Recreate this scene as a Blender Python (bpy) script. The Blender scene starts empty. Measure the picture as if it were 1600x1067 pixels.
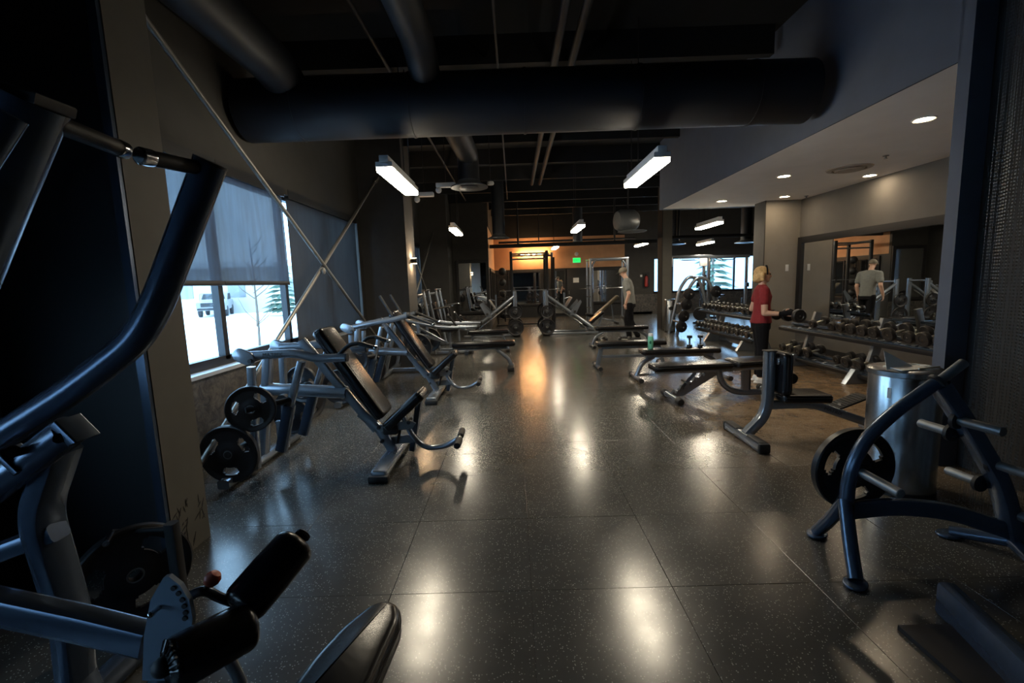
import bpy, math, random
import numpy as np
from mathutils import Vector, Matrix
random.seed(7)
C = bpy.context.scene.collection
V = Vector
PI = math.pi

# ------------------------------------------------------------------ camera
F = 711.0
CAM = V((0, 0, 1.5))
_Y = V((2 / F, 91.5 / F, -1)).normalized()
_Z = V((-.033, 1, (-.033 * _Y[0] + _Y[1]) / -_Y[2])).normalized()
_X = _Y.cross(_Z)
ROT = Matrix((_X, _Y, _Z))
cam = bpy.data.objects.new('camera', bpy.data.cameras.new('camera'))
C.objects.link(cam)
cam.matrix_world = Matrix.Translation(CAM) @ ROT.to_4x4()
cam.data.sensor_width = 36
cam.data.lens = 36 * F / 1600
cam.data.clip_end = 400
cam.data.clip_start = .05
bpy.context.scene.camera = cam

def at(u, v, Y):
    """measured point of the photograph at depth Y (metres from the camera)"""
    d = ROT @ V(((u - 800) / F, -(v - 533.5) / F, -1))
    return CAM + d * (Y / d[1])

# ------------------------------------------------------------------ world, exposure
w = bpy.data.worlds.new('world'); bpy.context.scene.world = w; w.use_nodes = True
bg = w.node_tree.nodes['Background']
bg.inputs[0].default_value = (.40, .68, 1.0, 1)
bg.inputs[1].default_value = 8.5
vs = bpy.context.scene.view_settings
vs.view_transform = 'Standard'; vs.look = 'None'; vs.gamma = 1; vs.exposure = .22
vs.use_curve_mapping = False
LAMP = 62.0      # brightness of the tube lamps
SPOT = 90.0      # brightness of the downlights
WARM = 170.0      # brightness of the warm bulbs

# ------------------------------------------------------------------ materials
def mat(name, col, rough=.5, metal=0, emit=None, es=0, noise=0, nscale=20, bump=0, spec=.5, coat=0, trans=0):
    m = bpy.data.materials.new(name); m.use_nodes = True
    nt = m.node_tree; b = nt.nodes['Principled BSDF']
    b.inputs['Base Color'].default_value = (*col, 1)
    b.inputs['Roughness'].default_value = rough
    b.inputs['Metallic'].default_value = metal
    b.inputs['Specular IOR Level'].default_value = spec
    b.inputs['Coat Weight'].default_value = coat
    b.inputs['Transmission Weight'].default_value = trans
    if emit:
        b.inputs['Emission Color'].default_value = (*emit, 1)
        b.inputs['Emission Strength'].default_value = es
    if noise or bump:
        tc = nt.nodes.new('ShaderNodeTexCoord')
        n = nt.nodes.new('ShaderNodeTexNoise'); n.inputs['Scale'].default_value = nscale; n.inputs['Detail'].default_value = 4
        nt.links.new(tc.outputs['Object'], n.inputs['Vector'])
        if noise:
            r = nt.nodes.new('ShaderNodeMapRange')
            r.inputs['From Min'].default_value = .3; r.inputs['From Max'].default_value = .7
            r.inputs['To Min'].default_value = 1 - noise; r.inputs['To Max'].default_value = 1 + noise
            nt.links.new(n.outputs['Fac'], r.inputs['Value'])
            mx = nt.nodes.new('ShaderNodeVectorMath'); mx.operation = 'SCALE'
            mx.inputs[0].default_value = col
            nt.links.new(r.outputs[0], mx.inputs['Scale'])
            nt.links.new(mx.outputs[0], b.inputs['Base Color'])
        if bump:
            bp = nt.nodes.new('ShaderNodeBump'); bp.inputs['Strength'].default_value = bump; bp.inputs['Distance'].default_value = .01
            nt.links.new(n.outputs['Fac'], bp.inputs['Height'])
            nt.links.new(bp.outputs[0], b.inputs['Normal'])
    return m

SIL = mat('silver_paint', (.25, .28, .32), .25, .65, noise=.04, nscale=60)
DSIL = mat('dark_silver_paint', (.07, .10, .15), .26, .55, noise=.05, nscale=40)
GSIL = mat('grey_steel', (.20, .21, .22), .4, .6, noise=.06)
CHR = mat('chrome', (.65, .66, .68), .15, 1)
BST = mat('brushed_steel', (.50, .53, .56), .26, 1, noise=.08, nscale=8)
VIN = mat('black_vinyl', (.007, .007, .009), .27, spec=.4, noise=.15, nscale=40, bump=.06)
RUB = mat('black_rubber', (.012, .012, .013), .6, noise=.2, nscale=60)
IRON = mat('black_iron', (.010, .010, .012), .42, .1, noise=.2, nscale=50)
HEAD = mat('rubber_head', (.016, .015, .015), .38, noise=.2, nscale=50)
HAND = mat('handle_steel', (.62, .58, .50), .3, .9)
BLK = mat('black_paint', (.010, .010, .012), .6)
CEIL = mat('ceiling_black', (.008, .009, .011), .85, noise=.2, nscale=3)
DUCT = mat('duct_black', (.006, .008, .013), .55, noise=.15, nscale=5)
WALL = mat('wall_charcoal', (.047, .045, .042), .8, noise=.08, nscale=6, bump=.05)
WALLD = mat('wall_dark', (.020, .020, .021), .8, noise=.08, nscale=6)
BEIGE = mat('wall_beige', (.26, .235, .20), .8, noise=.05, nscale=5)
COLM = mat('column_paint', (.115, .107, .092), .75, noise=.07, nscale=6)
BLUE = mat('soffit_blue_grey', (.075, .09, .125), .75, noise=.05, nscale=5)
SOFF = mat('soffit_white', (.88, .84, .80), .8, noise=.03, nscale=3)
ORNG = mat('orange_wall', (.55, .30, .16), .8, noise=.1, nscale=3)
FRM = mat('window_frame_black', (.012, .013, .016), .45, .2)
ALU = mat('sill_aluminium', (.55, .58, .62), .4, .3)
WHT = mat('white_plastic', (.7, .7, .7), .45)
PAPER = mat('paper', (.75, .75, .72), .8, noise=.04)
ROD = mat('brace_steel', (.20, .19, .17), .45, .6, noise=.1)
SNOW = mat('snow', (.85, .87, .9), .9, noise=.1, nscale=.6)
SKIN = mat('skin', (.55, .33, .24), .55, noise=.06, nscale=30)
RED = mat('red_fabric', (.20, .012, .018), .85, noise=.12, nscale=25, bump=.1)
GREY = mat('grey_fabric', (.17, .175, .165), .9, noise=.1, nscale=25, bump=.1)
BLKF = mat('black_fabric', (.006, .006, .008), .9, spec=.2, noise=.1, nscale=25)
BLOND = mat('blond_hair', (.55, .36, .16), .6, noise=.3, nscale=40, bump=.3)
MINT = mat('mint_plastic', (.16, .52, .36), .4)
KNOB = mat('orange_knob', (.55, .10, .05), .45)
MIRR = mat('mirror_glass', (.82, .84, .84), .01, 1)
LENS = mat('tube_lens', (.9, .9, .85), .5, emit=(1, .87, .66), es=LAMP)
DOWN = mat('downlight_lens', (.9, .9, .85), .5, emit=(1, .78, .52), es=SPOT)
BULB = mat('warm_bulb', (.9, .6, .3), .5, emit=(1, .56, .24), es=WARM)
SCON = mat('sconce_lens', (.9, .6, .3), .5, emit=(1, .66, .36), es=550)
EXITG = mat('exit_green', (.02, .4, .1), .5, emit=(.02, 1, .16), es=1.1)
TREEG = mat('spruce', (.05, .09, .06), .8)
BARK = mat('bark', (.16, .12, .09), .9)
TWOOD = mat('red_label', (.45, .05, .04), .6)
LIME = mat('lime_panel', (.25, .42, .02), .7)
FARW = mat('far_wall_beige', (.30, .26, .21), .8)

def glass_mat():
    m = bpy.data.materials.new('window_glass'); m.use_nodes = True; nt = m.node_tree
    for n in list(nt.nodes): nt.nodes.remove(n)
    o = nt.nodes.new('ShaderNodeOutputMaterial'); mx = nt.nodes.new('ShaderNodeMixShader')
    t = nt.nodes.new('ShaderNodeBsdfTransparent'); g = nt.nodes.new('ShaderNodeBsdfGlossy')
    t.inputs[0].default_value = (.93, .96, .97, 1); g.inputs['Roughness'].default_value = .02
    mx.inputs[0].default_value = .07
    nt.links.new(t.outputs[0], mx.inputs[1]); nt.links.new(g.outputs[0], mx.inputs[2]); nt.links.new(mx.outputs[0], o.inputs[0])
    return m
GLASS = glass_mat()

def shade_mat(name, dif, tl, tr):
    """woven roller fabric: diffuse + translucent + a little open weave"""
    m = bpy.data.materials.new(name); m.use_nodes = True; nt = m.node_tree
    for n in list(nt.nodes): nt.nodes.remove(n)
    N = nt.nodes.new; L = nt.links.new
    o = N('ShaderNodeOutputMaterial'); a = N('ShaderNodeAddShader'); mx = N('ShaderNodeMixShader')
    d = N('ShaderNodeBsdfDiffuse'); t = N('ShaderNodeBsdfTranslucent'); p = N('ShaderNodeBsdfTransparent')
    d.inputs[0].default_value = (*dif, 1); mx.inputs[0].default_value = tr
    tc = N('ShaderNodeTexCoord'); mp = N('ShaderNodeMapping'); mp.inputs['Scale'].default_value = (1, 5, .7)
    n = N('ShaderNodeTexNoise'); n.inputs['Scale'].default_value = 3; n.inputs['Detail'].default_value = 6
    r = N('ShaderNodeValToRGB')
    r.color_ramp.elements[0].position = .3; r.color_ramp.elements[0].color = (*[c * .35 for c in tl], 1)
    r.color_ramp.elements[1].position = .7; r.color_ramp.elements[1].color = (*tl, 1)
    L(tc.outputs['Object'], mp.inputs[0]); L(mp.outputs[0], n.inputs['Vector']); L(n.outputs['Fac'], r.inputs[0]); L(r.outputs[0], t.inputs[0])
    L(d.outputs[0], a.inputs[0]); L(t.outputs[0], a.inputs[1]); L(a.outputs[0], mx.inputs[1]); L(p.outputs[0], mx.inputs[2]); L(mx.outputs[0], o.inputs[0])
    return m
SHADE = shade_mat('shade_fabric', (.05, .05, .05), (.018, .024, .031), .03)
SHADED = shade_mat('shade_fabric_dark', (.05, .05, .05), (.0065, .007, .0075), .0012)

def floor_mat(name, joints):
    m = bpy.data.materials.new(name); m.use_nodes = True; nt = m.node_tree
    b = nt.nodes['Principled BSDF']; N = nt.nodes.new; L = nt.links.new
    g = N('ShaderNodeNewGeometry')
    v = N('ShaderNodeTexVoronoi'); v.inputs['Scale'].default_value = 95
    L(g.outputs['Position'], v.inputs['Vector'])
    sp = N('ShaderNodeMath'); sp.operation = 'LESS_THAN'; sp.inputs[1].default_value = .24
    L(v.outputs['Distance'], sp.inputs[0])
    sx = N('ShaderNodeSeparateColor'); L(v.outputs['Color'], sx.inputs[0])
    sel = N('ShaderNodeMath'); sel.operation = 'GREATER_THAN'; sel.inputs[1].default_value = .52
    L(sx.outputs[0], sel.inputs[0])
    mm = N('ShaderNodeMath'); mm.operation = 'MULTIPLY'; L(sp.outputs[0], mm.inputs[0]); L(sel.outputs[0], mm.inputs[1])
    n = N('ShaderNodeTexNoise'); n.inputs['Scale'].default_value = 2.2; n.inputs['Detail'].default_value = 8; n.inputs['Roughness'].default_value = .65
    L(g.outputs['Position'], n.inputs['Vector'])
    base = N('ShaderNodeValToRGB'); e = base.color_ramp.elements
    e[0].position = .32; e[0].color = (.050, .050, .046, 1); e[1].position = .7; e[1].color = (.076, .074, .067, 1)
    L(n.outputs['Fac'], base.inputs[0])
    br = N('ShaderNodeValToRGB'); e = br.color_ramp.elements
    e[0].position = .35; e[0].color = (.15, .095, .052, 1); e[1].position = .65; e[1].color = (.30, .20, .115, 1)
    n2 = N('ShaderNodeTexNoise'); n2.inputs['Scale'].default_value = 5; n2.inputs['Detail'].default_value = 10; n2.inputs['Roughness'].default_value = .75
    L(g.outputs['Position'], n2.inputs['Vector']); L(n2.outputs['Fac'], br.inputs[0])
    # mottled brown that fades in over the alcove floor
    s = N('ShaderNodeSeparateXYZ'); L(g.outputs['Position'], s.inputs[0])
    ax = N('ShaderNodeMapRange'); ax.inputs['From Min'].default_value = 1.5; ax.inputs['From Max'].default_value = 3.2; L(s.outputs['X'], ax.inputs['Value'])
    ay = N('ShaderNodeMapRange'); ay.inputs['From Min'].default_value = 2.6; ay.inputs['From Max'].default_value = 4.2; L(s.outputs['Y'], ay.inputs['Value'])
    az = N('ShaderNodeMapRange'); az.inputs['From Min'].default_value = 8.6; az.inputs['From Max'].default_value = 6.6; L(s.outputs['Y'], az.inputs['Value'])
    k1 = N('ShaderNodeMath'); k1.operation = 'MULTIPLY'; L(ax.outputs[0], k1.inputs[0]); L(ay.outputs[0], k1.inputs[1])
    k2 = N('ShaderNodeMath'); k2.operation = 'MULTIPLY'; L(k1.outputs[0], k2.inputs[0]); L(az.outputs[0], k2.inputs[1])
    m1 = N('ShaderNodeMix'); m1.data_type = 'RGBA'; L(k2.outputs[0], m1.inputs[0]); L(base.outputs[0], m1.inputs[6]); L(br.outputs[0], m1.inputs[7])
    m2 = N('ShaderNodeMix'); m2.data_type = 'RGBA'; L(mm.outputs[0], m2.inputs[0]); L(m1.outputs[2], m2.inputs[6]); m2.inputs[7].default_value = (.36, .36, .32, 1)
    L(m2.outputs[2], b.inputs['Base Color'])
    rr = N('ShaderNodeMapRange'); rr.inputs['From Min'].default_value = .35; rr.inputs['From Max'].default_value = .65
    rr.inputs['To Min'].default_value = .19; rr.inputs['To Max'].default_value = .25
    L(n2.outputs['Fac'], rr.inputs['Value']); L(rr.outputs[0], b.inputs['Roughness'])
    b.inputs['Specular IOR Level'].default_value = .55
    bp = N('ShaderNodeBump'); bp.inputs['Strength'].default_value = .05; bp.inputs['Distance'].default_value = .002
    n3 = N('ShaderNodeTexNoise'); n3.inputs['Scale'].default_value = 1.7; n3.inputs['Detail'].default_value = 0; L(g.outputs['Position'], n3.inputs['Vector'])
    L(n3.outputs['Fac'], bp.inputs['Height'])
    if joints:
        bk = N('ShaderNodeTexBrick'); bk.offset = 0; bk.inputs['Scale'].default_value = 1
        bk.inputs['Brick Width'].default_value = .69; bk.inputs['Row Height'].default_value = .69; bk.inputs['Mortar Size'].default_value = .004
        bk.inputs['Color1'].default_value = bk.inputs['Color2'].default_value = (1, 1, 1, 1); bk.inputs['Mortar'].default_value = (0, 0, 0, 1)
        L(g.outputs['Position'], bk.inputs['Vector'])
        b2 = N('ShaderNodeBump'); b2.inputs['Strength'].default_value = .3; b2.inputs['Distance'].default_value = .003
        L(bk.outputs['Color'], b2.inputs['Height']); L(bp.outputs[0], b2.inputs['Normal']); L(b2.outputs[0], b.inputs['Normal'])
    else:
        L(bp.outputs[0], b.inputs['Normal'])
    return m
FLOOR = floor_mat('rubber_floor', False)
FLOORJ = floor_mat('rubber_floor_far', True)

def stone_mat():
    m = bpy.data.materials.new('slate_panel'); m.use_nodes = True; nt = m.node_tree
    b = nt.nodes['Principled BSDF']; N = nt.nodes.new; L = nt.links.new
    tc = N('ShaderNodeTexCoord'); n = N('ShaderNodeTexNoise'); n.inputs['Scale'].default_value = 9; n.inputs['Detail'].default_value = 10
    n.inputs['Roughness'].default_value = .7; n.inputs['Distortion'].default_value = 1.2
    r = N('ShaderNodeValToRGB'); e = r.color_ramp.elements
    e[0].position = .38; e[0].color = (.03, .032, .036, 1); e[1].position = .66; e[1].color = (.14, .125, .11, 1)
    bp = N('ShaderNodeBump'); bp.inputs['Strength'].default_value = .4; bp.inputs['Distance'].default_value = .01
    L(tc.outputs['Object'], n.inputs['Vector']); L(n.outputs['Fac'], r.inputs[0]); L(r.outputs[0], b.inputs['Base Color'])
    L(n.outputs['Fac'], bp.inputs['Height']); L(bp.outputs[0], b.inputs['Normal']); b.inputs['Roughness'].default_value = .45
    return m
STONE = stone_mat()

# ------------------------------------------------------------------ mesh builder
def frame_for(d):
    d = d.normalized()
    up = V((0, 0, 1)) if abs(d.z) < .95 else V((0, 1, 0))
    s = d.cross(up).normalized(); return s, s.cross(d).normalized()

def rounded(pts, rad, n=6):
    pts = [V(p) for p in pts]
    if not rad or len(pts) < 3: return pts
    out = [pts[0]]
    for i in range(1, len(pts) - 1):
        a, b, c = pts[i - 1], pts[i], pts[i + 1]
        r = min(rad, (a - b).length * .49, (c - b).length * .49)
        p, q = b + (a - b).normalized() * r, b + (c - b).normalized() * r
        for k in range(n + 1):
            t = k / n; out.append(p * (1 - t) ** 2 + b * 2 * t * (1 - t) + q * t * t)
    out.append(pts[-1]); return out

class MB:
    def __init__(s): s.v = []; s.f = []
    def add(s, vs_, fs):
        o = len(s.v); s.v += [tuple(p) for p in vs_]; s.f += [tuple(i + o for i in f) for f in fs]; return s
    def tube(s, pts, r, n=12, bend=0, cap=True, rect=None, r1=None, up=None):
        P = rounded(pts, bend); m = len(P); vs_ = []
        if rect:
            w_, h_ = rect; c = min(w_, h_) * .22; prof = []
            for sx, sy in ((1, 1), (-1, 1), (-1, -1), (1, -1)):
                q = [(sx * w_ / 2, sy * (h_ / 2 - c)), (sx * (w_ / 2 - c * .3), sy * (h_ / 2 - c * .3)), (sx * (w_ / 2 - c), sy * h_ / 2)]
                if sx * sy < 0: q.reverse()
                prof += q
        else:
            prof = [(math.cos(2 * PI * k / n), math.sin(2 * PI * k / n)) for k in range(n)]
        n = len(prof)
        d0 = (P[1] - P[0]).normalized()
        if up is not None:
            S = d0.cross(V(up)).normalized(); U = S.cross(d0)
        else: S, U = frame_for(d0)
        for i in range(m):
            d = (P[min(i + 1, m - 1)] - P[max(i - 1, 0)]).normalized()
            S = (S - d * S.dot(d)).normalized(); U = S.cross(d).normalized()
            k = 1 if rect else (r if r1 is None else r + (r1 - r) * i / (m - 1))
            for a, b in prof: vs_.append(P[i] + S * (a * k) + U * (b * k))
        fs = [(i * n + j, i * n + (j + 1) % n, (i + 1) * n + (j + 1) % n, (i + 1) * n + j) for i in range(m - 1) for j in range(n)]
        if cap: fs += [tuple(range(n))[::-1], tuple((m - 1) * n + j for j in range(n))]
        return s.add(vs_, fs)
    def cyl(s, a, b, r, r1=None, n=20): return s.tube([a, b], r, n, r1=r1)
    def box(s, c, size, rot=None, bev=0):
        hx, hy, hz = [q / 2 for q in size]; c = V(c); R = rot or Matrix.Identity(3)
        b = min(bev, hx, hy, hz)
        if b <= 0:
            vs_ = [c + R @ V((x * hx, y * hy, z * hz)) for x in (-1, 1) for y in (-1, 1) for z in (-1, 1)]
            return s.add(vs_, [(0, 1, 3, 2), (4, 6, 7, 5), (0, 4, 5, 1), (2, 3, 7, 6), (0, 2, 6, 4), (1, 5, 7, 3)])
        out = [(sx * hx, sy * hy) for sx, sy in ((-1, -1), (1, -1), (1, 1), (-1, 1))]
        return s.slab(out, 2 * hz, b, Matrix.Translation(c) @ R.to_4x4(), k=2, cr=b)
    def slab(s, out, t, rd, M, k=3, cr=0):
        """outline in local XY, thickness t along local Z, edges rounded by rd"""
        P = [V((x, y, 0)) for x, y in out]
        if cr:
            Q = []
            for i in range(len(P)):
                a, b, c = P[i - 1], P[i], P[(i + 1) % len(P)]
                r = min(cr, (a - b).length * .49, (c - b).length * .49)
                p, q = b + (a - b).normalized() * r, b + (c - b).normalized() * r
                kk = 5 if cr > .02 else 2
                for j in range(kk + 1):
                    u = j / kk; Q.append(p * (1 - u) ** 2 + b * 2 * u * (1 - u) + q * u * u)
            P = Q
        n = len(P)
        area = sum(P[i].x * P[(i + 1) % n].y - P[(i + 1) % n].x * P[i].y for i in range(n))
        if area < 0: P.reverse()
        nor = []
        for i in range(n):
            e = (P[(i + 1) % n] - P[i - 1]).normalized(); nor.append(V((e.y, -e.x, 0)))
        rings = []; rd = min(rd, t / 2)
        if rd <= 0: rings = [(0, -t / 2), (0, t / 2)]
        else:
            for j in range(k + 1): a = PI / 2 * j / k; rings.append((rd * (1 - math.sin(a)), -t / 2 + rd * (1 - math.cos(a))))
            for j in range(k + 1): a = PI / 2 * (1 - j / k); rings.append((rd * (1 - math.sin(a)), t / 2 - rd * (1 - math.cos(a))))
        vs_ = [M @ (P[i] - nor[i] * ins + V((0, 0, z))) for ins, z in rings for i in range(n)]
        m = len(rings)
        fs = [(i * n + j, i * n + (j + 1) % n, (i + 1) * n + (j + 1) % n, (i + 1) * n + j) for i in range(m - 1) for j in range(n)]
        fs += [tuple(range(n))[::-1], tuple((m - 1) * n + j for j in range(n))]
        return s.add(vs_, fs)
    def lathe(s, prof, a, b, n=24, cap=True):
        """prof = (radius, distance along a->b)"""
        a = V(a); d = (V(b) - a).normalized(); S, U = frame_for(d); vs_ = []
        for r, z in prof:
            for k in range(n): t = 2 * PI * k / n; vs_.append(a + d * z + S * (r * math.cos(t)) + U * (r * math.sin(t)))
        m = len(prof)
        fs = [(i * n + j, i * n + (j + 1) % n, (i + 1) * n + (j + 1) % n, (i + 1) * n + j) for i in range(m - 1) for j in range(n)]
        if cap: fs += [tuple(range(n))[::-1], tuple((m - 1) * n + j for j in range(n))]
        return s.add(vs_, fs)
    def ball(s, c, r, n=16, m=10):
        if not hasattr(r, '__len__'): r = (r, r, r)
        c = V(c); vs_ = []
        for i in range(m + 1):
            a = PI * i / m
            for k in range(n):
                t = 2 * PI * k / n
                vs_.append(c + V((r[0] * math.sin(a) * math.cos(t), r[1] * math.sin(a) * math.sin(t), r[2] * math.cos(a))))
        return s.add(vs_, [(i * n + j, (i + 1) * n + j, (i + 1) * n + (j + 1) % n, i * n + (j + 1) % n) for i in range(m) for j in range(n)])
    def build(s, name, m, parent=None, label=None, flat=False, kind=None, loc=None):
        me = bpy.data.meshes.new(name); me.from_pydata(s.v, [], s.f); me.update()
        me.materials.append(m)
        if not flat:
            me.polygons.foreach_set('use_smooth', [True] * len(me.polygons))
            me.set_sharp_from_angle(angle=math.radians(38))
        o = bpy.data.objects.new(name, me); C.objects.link(o)
        if parent is not None: o.parent = parent
        if label: o['label'] = label
        if kind: o['kind'] = kind
        if loc is not None: o.location = loc
        return o

def thing(name, label, cat, loc=(0, 0, 0), rz=0, group=None):
    o = bpy.data.objects.new(name, None); C.objects.link(o); o.empty_display_size = .1
    o.location = loc; o.rotation_euler = (0, 0, rz)
    o['label'] = label; o['category'] = cat
    if group: o['group'] = group
    return o
def tag(o, label, cat, group=None):
    o['label'] = label; o['category'] = cat
    if group: o['group'] = group
    return o
def dup(root, loc, rz=None, label=None, rot=None):
    r = root.copy(); C.objects.link(r); r.location = loc
    if rz is not None: r.rotation_euler = (0, 0, rz)
    if rot is not None: r.rotation_euler = rot
    if label: r['label'] = label
    for ch in list(root.children):
        c = ch.copy(); C.objects.link(c); c.parent = r
        for g in ch.children:
            d = g.copy(); C.objects.link(d); d.parent = c
    return r
def struct(name, mb, m, parent=None, flat=True):
    o = mb.build(name, m, parent, flat=flat)
    if parent is None: o['kind'] = 'structure'
    return o
def sempty(name):
    o = bpy.data.objects.new(name, None); C.objects.link(o); o['kind'] = 'structure'; return o
def bx(x0, x1, y0, y1, z0, z1): return MB().box(((x0 + x1) / 2, (y0 + y1) / 2, (z0 + z1) / 2), (abs(x1 - x0), abs(y1 - y0), abs(z1 - z0)))
def text_mesh(name, s, size, depth, m, parent, M):
    cu = bpy.data.curves.new(name, 'FONT'); cu.body = s; cu.size = size; cu.extrude = depth; cu.align_x = 'CENTER'; cu.align_y = 'CENTER'
    t = bpy.data.objects.new(name, cu); me = bpy.data.meshes.new_from_object(t)
    bpy.data.objects.remove(t); me.materials.append(m)
    o = bpy.data.objects.new(name, me); C.objects.link(o); o.parent = parent; o.matrix_local = M; return o
def axes(x, y, origin):
    x = V(x).normalized(); y = V(y); y = (y - x * x.dot(y)).normalized(); z = x.cross(y)
    return Matrix.Translation(V(origin)) @ Matrix((x, y, z)).transposed().to_4x4()
ORD = ['first', 'second', 'third', 'fourth', 'fifth', 'sixth', 'seventh', 'eighth', 'ninth', 'tenth', 'eleventh', 'twelfth', 'thirteenth', 'fourteenth']

# ------------------------------------------------------------------ setting
XW, XC = -2.75, -1.94            # window wall, column faces
XS, XM = 3.20, 5.75              # soffit face, mirror wall
ZS, ZC = 2.95, 4.35              # soffit and ceiling heights
YB = 19.5                        # back wall
fl = sempty('floor')
bx(XW - .2, 10.6, -4.2, YB, -.3, -.012).build('slab', FLOORJ, fl, flat=True)
T = .69; X0 = .04; Y0 = 2.06
hx = T / 2 - .0008
tile_me = None; ntile = 0
for i in range(-5, 9):
    for j in range(-2, 11):
        x, y = X0 + (i + .5) * T, Y0 + (j + .5) * T
        if x < XW + .3 or x > XM - .3: continue
        if tile_me is None:
            t = MB().box((0, 0, -.006), (2 * hx, 2 * hx, .0125), bev=.0012).build('tile', FLOOR, fl, flat=True); tile_me = t.data
        else:
            t = bpy.data.objects.new('tile', tile_me); C.objects.link(t); t.parent = fl
        t.location = (x, y, random.uniform(-.0006, .0006)); ntile += 1
xa, xb = X0 - 4 * T, X0 + 9 * T
ya, yb_ = Y0 - 2 * T, Y0 + 11 * T
b = MB()
# which tile columns were laid
cols = [X0 + (i + .5) * T for i in range(-5, 9) if XW + .3 <= X0 + (i + .5) * T <= XM - .3]
xa, xb = cols[0] - T / 2, cols[-1] + T / 2
b.box(((XW - .2 + xa) / 2, (-4.2 + YB) / 2, -.006), (xa - XW + .2 - .004, YB + 4.2, .012))
b.box(((xb + 10.6) / 2, (-4.2 + YB) / 2, -.006), (10.6 - xb - .004, YB + 4.2, .012))
b.box(((xa + xb) / 2, (-4.2 + ya) / 2, -.006), (xb - xa, ya + 4.2 - .004, .012))
b.box(((xa + xb) / 2, (yb_ + YB) / 2, -.006), (xb - xa, YB - yb_ - .004, .012))
b.build('border', FLOORJ, fl, flat=True)

struct('ceiling', bx(XW - .2, 10.8, -4.2, YB, ZC, ZC + .2), CEIL)
# left wall around the two windows
WY = ((2.72, 8.3), (9.3, 13.8), (-3.4, 1.3)); WZ0, WZ1 = .80, 2.66
def wbox(y0, y1, z0, z1, x0=XW - .2, x1=XW): struct('wall_left', bx(x0, x1, y0, y1, z0, z1), WALL)
wbox(-4.2, WY[2][0], 0, ZC); wbox(WY[2][1], WY[0][0], 0, ZC); wbox(WY[0][1], WY[1][0], 0, ZC); wbox(WY[1][1], YB, 0, ZC)
for a, c in WY: wbox(a, c, 0, WZ0); wbox(a, c, WZ1, ZC)
struct('wall_left_wainscot', MB().box((XW + .01, 5.6, .385), (.02, 5.55, .77)).box((XW + .01, 11.75, .385), (.02, 5.5, .77)), STONE).name = 'trim_1'
struct('trim_2', bx(XW, XC - .0, 2.37, 2.66, 0, ZC), COLM)
struct('trim_3', bx(XW, XC, 8.48, 9.2, 0, ZC), WALL)
struct('trim_4', bx(XW, XC, 13.9, 15.0, 0, ZC), WALL)
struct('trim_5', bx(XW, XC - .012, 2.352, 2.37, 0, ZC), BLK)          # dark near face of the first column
struct('trim_6', bx(XC - .05, XC - .004, 2.345, 2.369, 0, ZC), DSIL)     # thin blue-grey metallic strip up the near corner
# scuffs on the first column
sc = MB()
for _ in range(26):
    y = random.uniform(2.40, 2.63); z = random.uniform(.05, .32); a = random.uniform(.3, 1.9)
    l = random.uniform(.01, .04)
    M = axes((0, math.cos(a), math.sin(a)), (0, -math.sin(a), math.cos(a)), (XC + .0008, y, z))
    sc.slab([(-l, 0), (0, -.004), (l, 0), (0, .004)], .0012, 0, M)
o = sc.build('scuff_marks', BLK, bpy.data.objects['trim_2'], kind='stuff')
struct('wall_back', bx(XC, -.78, 15.0, 15.2, 0, ZC), WALL)
struct('trim_7', MB().box((XC / 2 - .39, 14.985, .24), (XC * -1 - .78, .03, .48)), STONE)
struct('wall_side', bx(-.98, -.78, 15.1, YB, 0, 2.05), WALL)
struct('wall_side_upper', bx(-.98, -.78, 15.1, YB - .02, 2.05, 3.35), ORNG)
struct('wall_side_top', bx(-.98, -.76, 15.1, YB - .02, 3.35, ZC), CEIL)
wb = MB().box((1.88, YB + .1, 1.02), (5.7, .2, 2.05)); struct('wall_back_lower', wb, WALLD)
struct('wall_back_upper', MB().box((1.88, YB + .1, 2.7), (5.7, .2, 1.3)), ORNG)
struct('wall_back_top', bx(-.98, 4.73, YB - .02, YB + .2, 3.35, ZC), CEIL)
# right of the orange wall: grey, then the far windows
FW = ((5.95, 6.25), (6.75, 10.3)); FZ0, FZ1 = .85, 2.35
wb = MB()
def fb(x0, x1, z0, z1): wb.box(((x0 + x1) / 2, YB + .1, (z0 + z1) / 2), (x1 - x0, .2, z1 - z0))
fb(4.73, FW[0][0], 0, ZC); fb(FW[0][1], FW[1][0], 0, ZC); fb(FW[1][1], 10.8, 0, ZC)
for a, c in FW: fb(a, c, 0, FZ0); fb(a, c, FZ1, ZC)
struct('wall_back_right', wb, WALL)
struct('trim_8', MB().box((7.7, YB - .01, .42), (5.9, .02, .84)), STONE)
struct('wall_right_far', bx(10.6, 10.8, 9.7, YB + .2, 0, ZC), WALL)
struct('wall_partition', bx(XM, 10.8, 9.5, 9.7, 0, ZC), WALL)
struct('trim_9', bx(5.06, XM, 9.3, 9.7, 0, ZS), BEIGE)
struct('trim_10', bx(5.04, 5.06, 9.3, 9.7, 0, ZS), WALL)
struct('trim_11', bx(4.35, 4.62, 13.4, 13.8, 0, ZC), COLM)
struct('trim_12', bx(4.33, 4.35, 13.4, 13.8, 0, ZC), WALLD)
struct('wall_right', bx(XM, XM + .2, 3.1, 9.5, 0, ZC), mat('alcove_wall', (.15, .14, .125), .8, noise=.05, nscale=5))
struct('ceiling_soffit', bx(XS + .02, XM, 3.44, 9.95, ZS, ZS + .15), SOFF).name = 'trim_13'
struct('wall_soffit', bx(XS, XS + .02, 3.44, 9.95, ZS, ZC), BLUE).name = 'trim_14'
struct('trim_15', bx(XS, 10.6, 9.95, 10.1, ZS, ZC), BLUE)
struct('wall_pillar', bx(XS, XS + .155, 3.36, 3.46, 0, ZC), BLUE).name = 'trim_16'
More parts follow.
